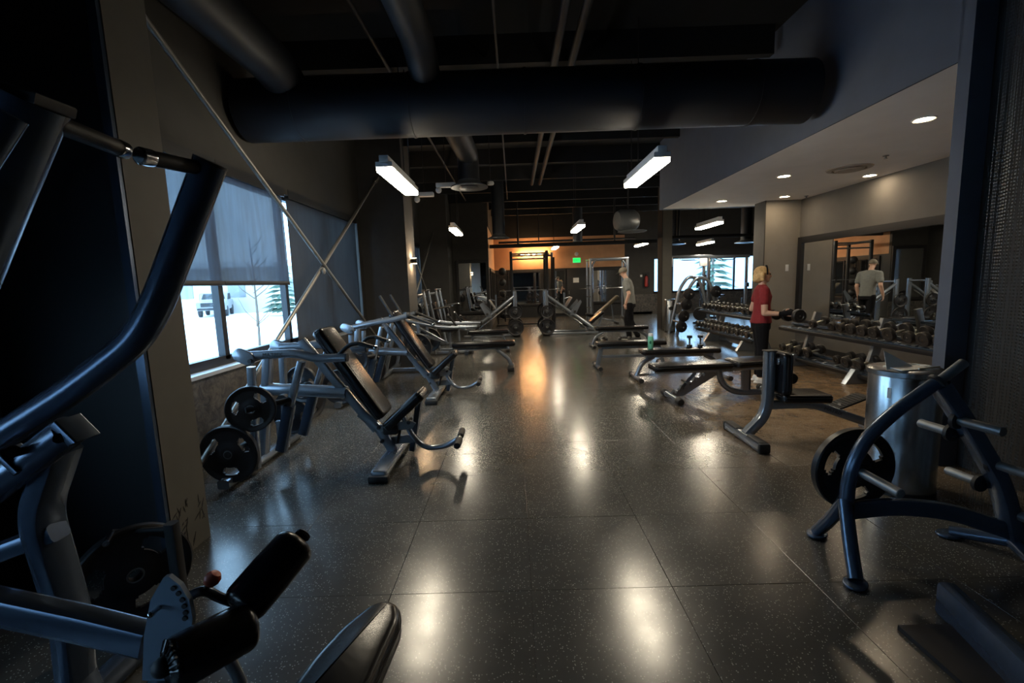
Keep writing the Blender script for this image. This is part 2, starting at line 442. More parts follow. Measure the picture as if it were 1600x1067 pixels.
struct('wall_right_near', MB().box((4.56, 3.40, ZC / 2), (2.38, .12, ZC)).box((3.9, -.45, ZC / 2), (.2, 7.4, ZC)), WALLD)
struct('wall_front', bx(XW - .2, 4.0, -4.4, -4.2, 0, ZC), WALLD)
struct('baseboard_right', bx(XM - .015, XM, 3.35, 9.3, 0, .1), BLK)
struct('baseboard_back', bx(4.76, 5.9, YB - .02, YB, 0, .1), BLK)

# ---- windows
def window(n, x, y0, y1, z0, z1, mulls, axis):
    w_ = sempty('window_%d' % n)
    def q(a0, a1, b0, b1, c0, c1):       # across, depth, height
        return bx(b0, b1, a0, a1, c0, c1) if axis == 'y' else bx(a0, a1, b0, b1, c0, c1)
    d0, d1 = (x - .07, x) if axis == 'y' else (x, x + .07)
    f = MB()
    for a0, a1, c0, c1 in ((y0, y1, z0, z0 + .09), (y0, y1, z1 - .05, z1), (y0, y0 + .05, z0, z1), (y1 - .05, y1, z0, z1)):
        g = q(a0, a1, d0, d1, c0, c1); f.add(g.v, g.f)
    f.build('window_frame', FRM, w_, flat=True)
    for k in mulls: q(k - .035, k + .035, d0, d1, z0 + .05, z1 - .05).build('mullion', FRM, w_, flat=True)
    ed = [y0 + .05] + sorted(mulls) + [y1 - .05]
    for a, c in zip(ed, ed[1:]):
        m_ = (d0 + d1) / 2; q(a, c, m_ - .004, m_ + .004, z0 + .04, z1 - .04).build('pane', GLASS, w_, flat=True)
    return w_
w1 = window(1, XW - .08, WY[0][0], WY[0][1], WZ0, WZ1, [4.42, 5.72, 7.0], 'y')
w5 = window(5, XW - .08, WY[2][0], WY[2][1], WZ0, WZ1, [-1.7, .2], 'y')
bx(XW - .17, XW + .045, WY[2][0], WY[2][1], WZ0 - .03, WZ0 + .004).build('window_sill', ALU, w5, flat=True)
bx(XW - .17, XW + .045, WY[0][0], WY[0][1], WZ0 - .03, WZ0 + .004).build('window_sill', ALU, w1, flat=True)
w2 = window(2, XW - .08, WY[1][0], WY[1][1], WZ0, WZ1, [10.5, 11.8, 12.9], 'y')
bx(XW - .17, XW + .35, WY[1][0], WY[1][1], WZ0 - .03, WZ0 + .004).build('window_sill', DSIL, w2, flat=True)
window(3, YB + .05, FW[0][0], FW[0][1], FZ0, FZ1, [], 'x')
window(4, YB + .05, FW[1][0], FW[1][1], FZ0, FZ1, [8.28, 9.38], 'x')

# ---- ceiling joists, beams, ducts, pipes
for k in range(12):
    y = 1.2 + k * 1.5
    o = bx(XW, 3.1 if y < 9.7 else 10.6, y - .05, y + .05, ZC - .32, ZC).build('ceiling_joist', CEIL, flat=True)
    tag(o, 'black steel ceiling joist running across the gym, %s back from the camera' % ORD[k], 'joist', 'ceiling joists')
def duct(name, pts, r, label, bend=.3, m=DUCT, seams=0, cat='duct'):
    t = thing(name, label, cat)
    MB().tube(pts, r, 28, bend).build('duct_pipe', m, t)
    P = [V(p) for p in pts]
    for k in range(seams):
        a = P[0].lerp(P[-1], (k + .5) / seams); d = (P[-1] - P[0]).normalized()
        MB().cyl(a - d * .012, a + d * .012, r + .008, n=28).build('seam_band', m, t)
    return t
duct('cross_duct', [(-2.7, 4.95, 3.34), (3.05, 4.95, 3.34)], .30, 'wide round black air duct crossing the ceiling from wall to soffit', seams=5)
duct('branch_duct', [(-.80, -1.2, 3.72), (-.80, 4.5, 3.72), (-.80, 4.85, 3.5)], .15, 'thin round duct running overhead from the camera to the wide cross duct', .25)
duct('wall_duct', [(-2.2, -1.2, 3.62), (-2.2, 4.6, 3.62), (-2.2, 4.9, 3.5)], .2, 'round black duct running along the ceiling above the window wall', .25)
def diffuser(p, top, label, r=.3, duct_r=.17, back=0):
    t = thing('ceiling_diffuser', label, 'diffuser', (p[0], p[1], p[2]), group='round air diffusers')
    MB().lathe([(duct_r, .10), (duct_r + .02, .06), (r * .8, .03), (r, 0), (r, -.015), (r * .9, -.02), (r * .55, .0), (.02, .0)][::-1], (0, 0, 0), (0, 0, 1), 32).build('cone', GSIL, t)
    MB().lathe([(.01, -.035), (r * .5, -.03), (r * .55, -.02), (r * .2, -.01)], (0, 0, 0), (0, 0, 1), 32).build('inner_ring', GSIL, t)
    pts = [(0, 0, .09), (0, 0, top - p[2])] if not back else [(0, 0, .09), (0, 0, top - p[2]), (back[0], back[1], top - p[2] + .05)]
    MB().tube(pts, duct_r, 24, .25).build('drop_duct', DUCT, t)
    return t
diffuser((-.66, 7.6, 3.06), 3.55, 'round grey ceiling diffuser on a drop duct right of the left lamp', back=(-.1, -2.35))
diffuser((-.35, 12.6, 2.72), ZC, 'small round diffuser hanging before the orange wall', .3)
diffuser((5.45, 15.6, 2.62), ZC, 'round diffuser hanging before the far windows, left one', .36)
diffuser((8.0, 15.9, 2.62), ZC, 'round diffuser hanging before the far windows, right one', .36)
diffuser((2.35, 16.6, 2.8), ZC, 'small dark diffuser right of the green exit sign', .25)
t = thing('air_handler', 'dark bulky air handling unit hanging under the ceiling above the man', 'air handler', (2.9, 11.6, 2.95))
MB().lathe([(.05, 0), (.22, .02), (.27, .12), (.27, .45), (.2, .55), (.05, .57)], (-.3, 0, 0), (1, .3, 0), 24).build('housing', GSIL, t)
MB().lathe([(.08, 0), (.34, .01), (.36, .03), (.1, .06)], (.1, 0, -.30), (.1, 0, 1), 24).build('fan_disc', GSIL, t)
MB().tube([(0, 0, .2), (0, 0, ZC - 2.95)], .02).tube([(.1, 0, -.25), (.1, 0, .05)], .03).build('hanger', BLK, t)
for k, (x, y0, y1, z, r, lab) in enumerate([(.55, .5, 12, 3.98, .045, 'left of two parallel black pipes under the ceiling'), (.75, .5, 12, 3.98, .045, 'right of two parallel black pipes under the ceiling'),
                                  (-1.35, .5, 14, 3.98, .02, 'thin black conduit along the ceiling above the left lamp'), (-.1, 1, 14, 3.98, .014, 'thin black conduit in the middle of the ceiling')]):
    o = MB().tube([(x, y0, z), (x, y1, z)], r, 12).build('ceiling_pipe' if r > .03 else 'conduit', DUCT); tag(o, lab, 'pipe')
o = MB().tube([(-.75, 15.4, 2.72), (4.8, 15.4, 2.72)], 0, rect=(.12, .12)).tube([(.2, 15.4, 2.72), (.2, 15.4, ZC)], .03).tube([(3.4, 15.4, 2.72), (3.4, 15.4, ZC)], .03).build('hanging_beam', BLK)
tag(o, 'black steel beam hanging in front of the orange wall', 'beam')
o = MB().tube([(-.5, 17.3, 3.0), (4.6, 17.3, 3.0)], .04).tube([(1.0, 17.3, 3.0), (1, 17.3, ZC)], .02).build('sprinkler_pipe', BLK)
tag(o, 'black sprinkler pipe crossing in front of the upper orange wall', 'pipe')
o = MB().tube([(4.8, 14.6, 2.75), (9.8, 14.6, 2.75)], .05).tube([(5.2, 14.6, 2.75), (5.2, 14.6, ZC)], .03).tube([(9, 14.6, 2.75), (9, 14.6, ZC)], .03).build('hanging_pipe', BLK)
tag(o, 'black horizontal pipe hanging before the far right windows', 'pipe')
o = MB().box((2.5, 2.55, 3.74), (1.15, 1.1, .52)).box((2.6, 3.25, 3.74), (.5, .4, .4)).build('square_duct', CEIL, flat=True)
tag(o, 'black rectangular duct box under the ceiling beside the soffit', 'duct')
o = MB().tube([(2.2, 3.45, 3.75), (3.05, 3.45, 3.75)], .035).tube([(2.8, 3.45, 3.75), (2.8, 3.45, ZC)], .02).build('strut_pipe', BLK); tag(o, 'short black pipe between square duct and soffit face', 'pipe')

# ---- tube lamps
def tube_lamp(x, y, z, label, rz=0):
    t = thing('strip_light', label, 'ceiling light', (x, y, z), rz, 'suspended strip lights')
    MB().box((0, 0, .085), (.09, 1.22, .07), bev=.006).box((0, 0, .035), (.165, 1.22, .05), bev=.004).build('housing', WHT, t)
    r = MB()
    r.slab([(-.078, -.595), (.078, -.595), (.078, .595), (-.078, .595)], .045, .008, Matrix.Translation((0, 0, -.012)), cr=.01)
    r.build('lens', LENS, t)
    g = MB()
    for k in range(24):
        yy = -.58 + k * 1.16 / 23
        g.box((.0805, yy, -.010), (.004, .010, .042)).box((-.0805, yy, -.010), (.004, .010, .042))
    g.build('lens_ribs', WHT, t, flat=True, kind='stuff')
    for yy in (.25, .55): MB().cyl((0, yy, .11), (0, yy, ZC - z), .006, n=6).build('hanger_rod', BLK, t)
    return t
proto = tube_lamp(-1.21, 5.17, 2.64, 'suspended strip light over the left side, the nearest on the left')
for x, y, z, lab in [(1.47, 5.17, 2.64, 'suspended strip light nearest on the right, beside the soffit corner'),
                 (-1.24, 10.4, 2.68, 'small distant strip light at left, above the back left machines'),
                 (1.5, 10.6, 2.68, 'small strip light hanging over the middle aisle, above the exit sign'),
                 (1.5, 16.3, 2.68, 'tiny strip light before the orange wall'),
                 (4.5, 16.2, 2.68, 'tiny strip light at right end of the orange wall'),
                 (4.6, 10.9, 2.68, 'strip light just beyond the soffit end, upper of two'),
                 (6.9, 16.6, 2.68, 'strip light before the far windows, lower of two')]:
    dup(proto, (x, y, z), 0, lab)

# ---- soffit downlights, vents, sprinklers
def on_soffit(u, v):
    d = ROT @ V(((u - 800) / F, -(v - 533.5) / F, -1)); return CAM + d * ((ZS - 1.5) / d.z)
dl = None
for u, v, lab in [(1444, 186, 'largest bright round downlight nearest in the white soffit'), (1225, 275, 'round downlight in the middle of the soffit, left row'),
             (1359, 274, 'round downlight in the middle of the soffit beside a round vent'), (1128, 314, 'farthest left round downlight near the soffit tip'),
             (1226, 307, 'farthest right round downlight above the beige column')]:
    p = on_soffit(u, v)
    if dl is None:
        dl = thing('downlight', lab, 'ceiling light', p, group='soffit downlights')
        MB().lathe([(.070, -.002), (.088, -.010), (.098, -.006), (.1, .0)], (0, 0, 0), (0, 0, 1), 32, cap=False).build('trim_ring', WHT, dl)
        MB().lathe([(.001, -.004), (.074, -.004), (.074, .0)], (0, 0, 0), (0, 0, 1), 32).build('lens', DOWN, dl)
    else: dup(dl, p, 0, lab)
vt = None
VENT = mat('vent_paint', (.42, .36, .31), .6)
for u, v, lab in [(1327, 263, 'round white ceiling vent with concentric rings in the soffit centre'), (1466, 265, 'round white ceiling vent cut by the pillar edge')]:
    p = on_soffit(u, v)
    if vt is None:
        vt = thing('ceiling_vent', lab, 'vent', p, group='soffit vents')
        MB().lathe([(.20, -.0), (.205, -.02), (.27, -.012), (.28, 0)], (0, 0, 0), (0, 0, 1), 36, cap=False).build('outer_ring', VENT, vt)
        MB().lathe([(.01, -.035), (.165, -.035), (.175, -.025), (.165, -.018), (.01, -.018)], (0, 0, 0), (0, 0, 1), 36).cyl((0, 0, -.02), (0, 0, 0), .03).build('centre_disc', VENT, vt)
    else: dup(vt, p, 0, lab)
for u, v, lab in [(1384, 243, 'small dark sprinkler head in soffit above round vent'), (1260, 306, 'small dark sprinkler head near the soffit far end')]:
    p = on_soffit(u, v)
    o = MB().lathe([(.035, 0), (.035, -.008), (.012, -.012), (.012, -.03), (.02, -.034), (.02, -.038)][::-1], (0, 0, 0), (0, 0, 1), 16).build('sprinkler', GSIL, loc=p)
    tag(o, lab, 'sprinkler')

# ------------------------------------------------------------------ roller shades and cross braces
def shade(y0, y1, zb, m, label, bars):
    t = thing('roller_shade', label, 'blind', (XW - .035, (y0 + y1) / 2, WZ1))
    h = WZ1 - zb; n = 30; v_ = []; f_ = []
    for i in range(n + 1):
        y = (y0 - y1) / 2 + (y1 - y0) * i / n; dx = .006 * math.sin(i * .9) + .004 * math.sin(i * 2.3)
        for q in (0, 1): v_ += [(dx * .3 + .002 * q, y, -.02), (dx + .002 * q, y, -h / 2), (dx * .6 + .002 * q, y, -h)]
    for i in range(n):
        for q in (0,):
            for k in range(2): a = i * 6 + q * 3 + k; f_.append((a, a + 6, a + 7, a + 1))
    b = MB(); b.add(v_, f_); b.build('fabric', m, t)
    MB().cyl((0, (y0 - y1) / 2 + .01, -.0), (0, (y1 - y0) / 2 - .01, 0), .03).build('roller_tube', FRM, t)
    MB().box((0, 0, -h - .012), (.02, y1 - y0, .045), bev=.004).build('hem_bar', FRM, t)
    MB().box((.035, 0, .02), (.01, y1 - y0, .11)).build('fascia', FRM, t)
    return t
shade(2.9, 4.415, 1.60, SHADE, 'half lowered grey roller shade left of the window mullion, beside the near column', 0)
shade(4.42, 5.70, 1.60, SHADE, 'half lowered grey roller shade between both mullions, over the car view', 0)
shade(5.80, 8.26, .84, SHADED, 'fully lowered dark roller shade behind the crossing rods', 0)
shade(-3.36, 1.26, 1.22, SHADED, 'unseen dark roller shade added to dim the window left of the camera', 0)  # out of view, added to cut the daylight from this window
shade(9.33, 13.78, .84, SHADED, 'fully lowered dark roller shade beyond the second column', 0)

def brace(name, a, b, c, d, label):
    t = thing(name, label, 'brace')
    MB().cyl(a, b, .021, n=10).build('rod', ROD, t); MB().cyl(c, d, .021, n=10).build('rod', ROD, t)
    m_ = (V(a) + V(b) + V(c) + V(d)) / 4
    # gusset plates at the ends and a turnbuckle in the middle
    for p, q in ((a, b), (b, a), (c, d), (d, c)):
        p, q = V(p), V(q); u = (q - p).normalized()
        M = axes(u, (1, 0, 0), p + u * .08); MB().slab([(-.12, -.03), (.10, -.03), (.14, 0), (.10, .03), (-.12, .03)], .05, .004, M).build('gusset', ROD, t)
    dd = (V(a) - V(b)).normalized(); p = V(a).lerp(V(b), .5)
    return t
tb = brace('cross_brace', (XC - .35, 2.83, 3.42), (-2.35, 8.36, .25), (-2.35, 8.36, 3.42), (-2.35, 2.83, .02), 'crossed steel tension rods standing in front of the big window')
tb2 = brace('cross_brace', (-2.35, 9.0, 3.4), (-2.35, 14.45, .1), (-2.35, 14.45, 3.4), (-2.35, 9.0, .1), 'crossed steel tension rods beyond the second column')
o = MB().lathe([(.02, 0), (.04, .01), (.04, .03), (.02, .04)], (-2.325, 5.6, 1.72), (-2, 5.6, 1.72), 16).build('cross_bolt', ROD, tb)

# sconce on the second column
t = thing('wall_sconce', 'glowing up and down wall sconce on the narrow side of the second column', 'lamp', (XC + .06, 8.84, 1.98))
MB().lathe([(.035, -.05), (.05, -.045), (.05, .045), (.035, .05)], (0, 0, 0), (0, 0, 1), 20).tube([(-.06, 0, 0), (0, 0, 0)], .03).build('body', BLK, t)
MB().lathe([(.001, .052), (.04, .052), (.04, .05)][::-1], (0, 0, 0), (0, 0, 1), 16).lathe([(.04, -.05), (.04, -.052), (.001, -.052)][::-1], (0, 0, 0), (0, 0, 1), 16).build('lens', SCON, t)

# ------------------------------------------------------------------ mirrors
def mirror(name, origin, across, w_, z0, z1, label, fw=.12, m=BLK):
    """framed mirror; origin = lower left corner base, across = unit vector, normal = across x up"""
    t = thing(name, label, 'mirror')
    a = V(across).normalized(); nrm = a.cross(V((0, 0, 1))).normalized(); o = V(origin)
    def pc(u0, u1, c0, c1, th):
        c = o + a * ((u0 + u1) / 2) + V((0, 0, (c0 + c1) / 2)) + nrm * (th / 2)
        return MB().slab([(-(u1 - u0) / 2, -(c1 - c0) / 2), ((u1 - u0) / 2, -(c1 - c0) / 2), ((u1 - u0) / 2, (c1 - c0) / 2), (-(u1 - u0) / 2, (c1 - c0) / 2)], th, .004, axes(a, (0, 0, 1), c))
    pc(fw * .7, w_ - fw * .7, z0 + fw * .7, z1 - fw * .7, .012).build('mirror_glass', MIRR, t, flat=True)
    for u0, u1, c0, c1 in ((0, fw, z0, z1), (w_ - fw, w_, z0, z1), (fw, w_ - fw, z0, z0 + fw), (fw, w_ - fw, z1 - fw, z1)):
        pc(u0, u1, c0, c1, .045).build('frame_rail', m, t)
    return t
mirror('wall_mirror', (XM - .002, 9.28, 0), (0, -1, 0), 5.9, .46, 2.21, 'wide black framed mirror behind the dumbbell rack in the alcove')
mirror('wall_mirror', (-1.86, 14.98, 0), (1, 0, 0), 1.08, .52, 2.28, 'black framed mirror on the back left wall, reflecting the machines', .1)
mirror('wall_mirror', (-.775, 15.4, 0), (0, 1, 0), 3.6, .5, 2.0, 'black framed mirror on the short side wall left of the orange wall', .1)
mirror('wall_mirror', (-.1, YB - .002, 0), (1, 0, 0), 1.35, .5, 2.0, 'black framed mirror under the orange wall seen through the power rack', .1)
mirror('wall_mirror', (1.62, YB - .002, 0), (1, 0, 0), .62, .1, 2.0, 'narrow tall mirror left of the dark door, showing a walking figure', .06)
mirror('wall_mirror', (3.15, YB - .002, 0), (1, 0, 0), 1.45, .5, 2.0, 'black framed mirror behind the smith machine', .1)
d = sempty('door_1')
MB().box((2.68, YB - .02, 1.0), (.8, .04, 2.0), bev=.005).build('door_panel', BLK, d)
MB().tube([(2.36, YB - .06, .95), (2.36, YB - .06, 1.1)], .01).build('door_handle', GSIL, d)
o = MB().box((2.66, YB - .05, 1.53), (.24, .006, .2)).build('paper_notice', PAPER); tag(o, 'small beige paper notice taped to the dark door below the exit sign', 'notice')

# exit sign
t = thing('exit_sign', 'green lit exit sign on the orange wall', 'sign', (2.70, YB - .03, 2.36))
MB().box((0, 0, 0), (.34, .05, .22), bev=.008).build('housing', WHT, t)
MB().box((0, -.028, 0), (.31, .006, .19)).build('panel', EXITG, t, flat=True)
text_mesh('exit_letters', 'EXIT', .13, .002, mat('exit_text', (.005, .10, .03), .5), t, axes((1, 0, 0), (0, 0, 1), (0, -.034, 0)))
o = MB().lathe([(.001, .05), (.06, .045), (.085, .02), (.085, 0)][::-1], (2.70, YB, 2.62), (2.70, 0, 2.62), 20).build('smoke_alarm', WHT); tag(o, 'round white alarm above the exit sign', 'alarm')
# warm vanity bulbs
t = thing('bar_lamp', 'row of glowing warm bulbs on the orange wall behind the power rack', 'lamp', (.9, YB - .06, 2.66))
MB().box((0, .03, 0), (1.2, .05, .09), bev=.01).build('backplate', GSIL, t)
for k in range(5):
    x = -.48 + k * .24
    MB().cyl((x, 0, 0), (x, -.05, 0), .03, n=12).build('socket', GSIL, t)
    MB().ball((x, -.10, 0), .055, 14, 8).build('bulb', BULB, t)
# extinguisher, small sign
t = thing('fire_extinguisher', 'small fire extinguisher hanging on grey wall beside the man', 'extinguisher', (5.62, YB - .1, 1.15))
MB().lathe([(.05, 0), (.07, .02), (.07, .38), (.05, .44), (.02, .46)], (0, 0, 0), (0, 0, 1), 20).build('cylinder', mat('ext_red', (.3, .02, .02), .4), t)
MB().box((0, 0, .5), (.04, .1, .04)).tube([(.03, 0, .48), (.1, 0, .4), (.08, 0, .15)], .012, bend=.05).build('valve', BLK, t)
MB().box((0, .08, .3), (.3, .02, .62)).build('backing', BLK, t)
o = MB().box((5.0 + .98, YB - .01, 1.62), (.3, .01, .09)).build('small_sign', WHT); o.location.x = -.45; tag(o, 'small white rectangular sign on the grey wall right of the man', 'sign')
# ceiling sensors near the round diffuser
for x, y, z, lab in [(-1.05, 7.7, 3.12, 'white emergency light box left of the round ceiling diffuser'), (-.32, 7.7, 3.13, 'small white sensor right of the round ceiling diffuser'), (-1.45, 7.9, 3.02, 'tiny white sensor left of the emergency light box')]:
    b = MB()
    if 'box' in lab: b.box((x, y, z), (.32, .1, .07), bev=.01).ball((x - .12, y - .02, z - .08), .05)
    else: b.lathe([(.05, 0), (.06, .02), (.05, .05), (.01, .06)], (x, y, z - .03), (x, y, z + 1), 16)
    hp_ = b.build('emergency_light' if 'box' in lab else 'sensor', WHT); MB().cyl((x, y, z + .03), (x, y, ZC), .006, n=6).build('hanger_rod', BLK, hp_)
    tag(hp_ if True else b.build('emergency_light' if 'box' in lab else 'sensor', WHT if 'box' in lab else WHT), lab, 'ceiling light' if 'box' in lab else 'sensor')

# switch plates on the beige column and light switch marks
o = MB().box((5.52, 9.294, 1.62), (.06, .01, .13), bev=.003).build('wall_hook', WHT); tag(o, 'small white mark plate on the beige column near the mirror frame', 'switch')

# ------------------------------------------------------------------ chain curtain
cur = thing('chain_curtain', 'dark metal chain curtain hanging at the right edge', 'curtain')
v_ = []; f_ = []
NY, PZ = 140, .0098
for i in range(NY):
    y = 2.76 - i * .0092; x = 2.80 - (2.76 - y) * .05 + .02 * math.sin(i * .33) + .006 * math.sin(i * 1.7)
    zz = .03
    k = 0
    while zz < 3.05:
        a = k % 2; o_ = len(v_); wy = .0032 if a else .0012; wx = .0012 if a else .0032
        for s_ in (1, .45):
            v_ += [(x - wx * s_, y - wy * s_, zz + PZ * .5), (x, y, zz + PZ * (.5 + .55 * s_)), (x + wx * s_, y + wy * s_, zz + PZ * .5), (x, y, zz + PZ * (.5 - .55 * s_))]
        for q in range(4): f_.append((o_ + q, o_ + (q + 1) % 4, o_ + 4 + (q + 1) % 4, o_ + 4 + q))
        zz += PZ; k += 1
b = MB(); b.add(v_, f_)
CHN = mat('chain_metal', (.16, .19, .21), .4, .8)
b.build('chain_strands', CHN, cur, kind='stuff', flat=True)
MB().tube([(2.80, 2.8, 3.08), (2.68, 1.2, 3.08)], .016).build('curtain_rail', GSIL, cur)
for y in (2.7, 1.5): MB().cyl((2.77 - (2.86 - y) * .05, y, 3.09), (2.77 - (2.86 - y) * .05, y, ZC - .33 if abs(y - 2.7) < .04 else ZC), .01, n=8).build('rail_hanger', GSIL, cur)
struct('wall_right_return', bx(3.36, 3.38, 1.0, 3.33, 0, ZC), WALLD)

# ------------------------------------------------------------------ small builders for equipment
def plate_mesh(R=.225, t=.03, n=60):
    rr = [.026, .05, .06, .085, .108, .118, .130, .150, .160, .170, .192, .205, .218, .225]
    rr = [r * R / .225 if r > .03 else r for r in rr]
    th = [1.0, 1.0, .95, .5, .45, .45, .45, .45, .45, .45, .5, .95, 1, .75]
    def hole(i, k):                                   # cell between ring i and i+1
        a = (k + .5) / n * 360 % 120 - 60
        lim = {4: 19, 5: 25, 6: 27, 7: 25, 8: 20}.get(i, 0)
        return abs(a) < lim
    b = MB(); vs_ = []
    for s_ in (1, -1):
        for i, r in enumerate(rr):
            for k in range(n): a = 2 * PI * k / n; vs_.append((r * math.cos(a), s_ * t / 2 * th[i], r * math.sin(a)))
    m = len(rr); fs = []
    idx = lambda s_, i, k: s_ * m * n + i * n + k % n
    for i in range(m - 1):
        for k in range(n):
            if hole(i, k): continue
            fs.append((idx(0, i, k), idx(0, i, k + 1), idx(0, i + 1, k + 1), idx(0, i + 1, k)))
            fs.append((idx(1, i, k), idx(1, i + 1, k), idx(1, i + 1, k + 1), idx(1, i, k + 1)))
            for di, dk, e in ((1, 0, ((i + 1, k), (i + 1, k + 1))), (-1, 0, ((i, k), (i, k + 1))), (0, 1, ((i, k + 1), (i + 1, k + 1))), (0, -1, ((i, k), (i + 1, k)))):
                ii = i + di; out = ii < 0 or ii >= m - 1 or hole(ii, (k + dk) % n)
                if out:
                    (i0, k0), (i1, k1) = e
                    fs.append((idx(0, i0, k0), idx(0, i1, k1), idx(1, i1, k1), idx(1, i0, k0)))
    b.add(vs_, fs)
    o = b.build('weight_plate', IRON); me = o.data; bpy.data.objects.remove(o); return me
PL = {'big': plate_mesh(.225, .045), 'mid': plate_mesh(.18, .04), 'small': plate_mesh(.14, .035)}
_o = MB().lathe([(.026, -.03), (.13, -.03), (.145, -.022), (.145, .022), (.13, .03), (.026, .03)], (0, 0, 0), (0, 1, 0), 28, cap=False).lathe([(.026, .03), (.05, .034), (.026, .036)], (0, 0, 0), (0, 1, 0), 20, cap=False).build('weight_plate', IRON); PL['disc'] = _o.data; bpy.data.objects.remove(_o)
RING = MB().lathe([(.027, -.024), (.034, -.024), (.036, 0), (.034, .024), (.027, .024)], (0, 0, 0), (0, 1, 0), 20, cap=False).build('hub_ring', GSIL); RINGM = RING.data; bpy.data.objects.remove(RING)
def plate(p, label, kind='big', rz=0, spin=0, group='weight plates on the pegs', tilt=0):
    """plate hung on a peg that runs along local y"""
    t = bpy.data.objects.new('weight_plate', PL[kind]); C.objects.link(t); t.location = p
    t.rotation_euler = (tilt, spin, rz); t.rotation_mode = 'XYZ'
    M = Matrix.Rotation(rz, 4, 'Z') @ Matrix.Rotation(tilt, 4, 'X') @ Matrix.Rotation(spin, 4, 'Y')
    t.rotation_euler = M.to_euler()
    tag(t, label, 'weight plate', group)
    r = bpy.data.objects.new('hub_ring', RINGM); C.objects.link(r); r.parent = t
    return t

_pad_seam = True
def pad(parent, a, b, width, thick, name='pad', side=(0, 1, 0), taper=1.0, m=VIN, cr=.05, seam=True):
    """upholstered pad running from a to b (centre line), width along side"""
    a, b = V(a), V(b); L = (b - a).length; M = axes(b - a, side, (a + b) / 2)
    w0, w1 = width / 2, width / 2 * taper
    out = [(-L / 2, -w0), (L / 2, -w1), (L / 2, w1), (-L / 2, w0)]
    o = MB().slab(out, thick, thick * .33, M, k=4, cr=cr).build(name, m, parent)
    if seam:
        s_ = MB().slab([(x * 1.0 + (.002 if x > 0 else -.002), y * 1.0 + (.002 if y > 0 else -.002)) for x, y in out], .004, .0015, M @ Matrix.Translation((0, 0, thick * .15)), k=1, cr=cr)
        s_.build('piping', RUB, o)
    return o
def tube(parent, name, pts, r=.03, m=SIL, bend=.08, rect=None, n=14, label=None, up=None):
    return MB().tube(pts, r, n, bend, rect=rect, up=up).build(name, m, parent, label=label)
def grip(parent, a, b, r=.017, m=RUB, cap=.03):
    """rubber handle with a steel end cap"""
    a, b = V(a), V(b); d = (b - a).normalized()
    o = MB().lathe([(r * .9, 0), (r, .004), (r, (b - a).length - cap)], a, b, 18).build('grip', m, parent)
    MB().lathe([(r * 1.05, 0), (r * 1.12, .003), (r * 1.12, cap - .003), (r * .9, cap)], b - d * cap, b + d, 18).build('end_cap', CHR, o)
    return o
def mirY(p, yc): p = V(p); return V((p.x, 2 * yc - p.y, p.z))

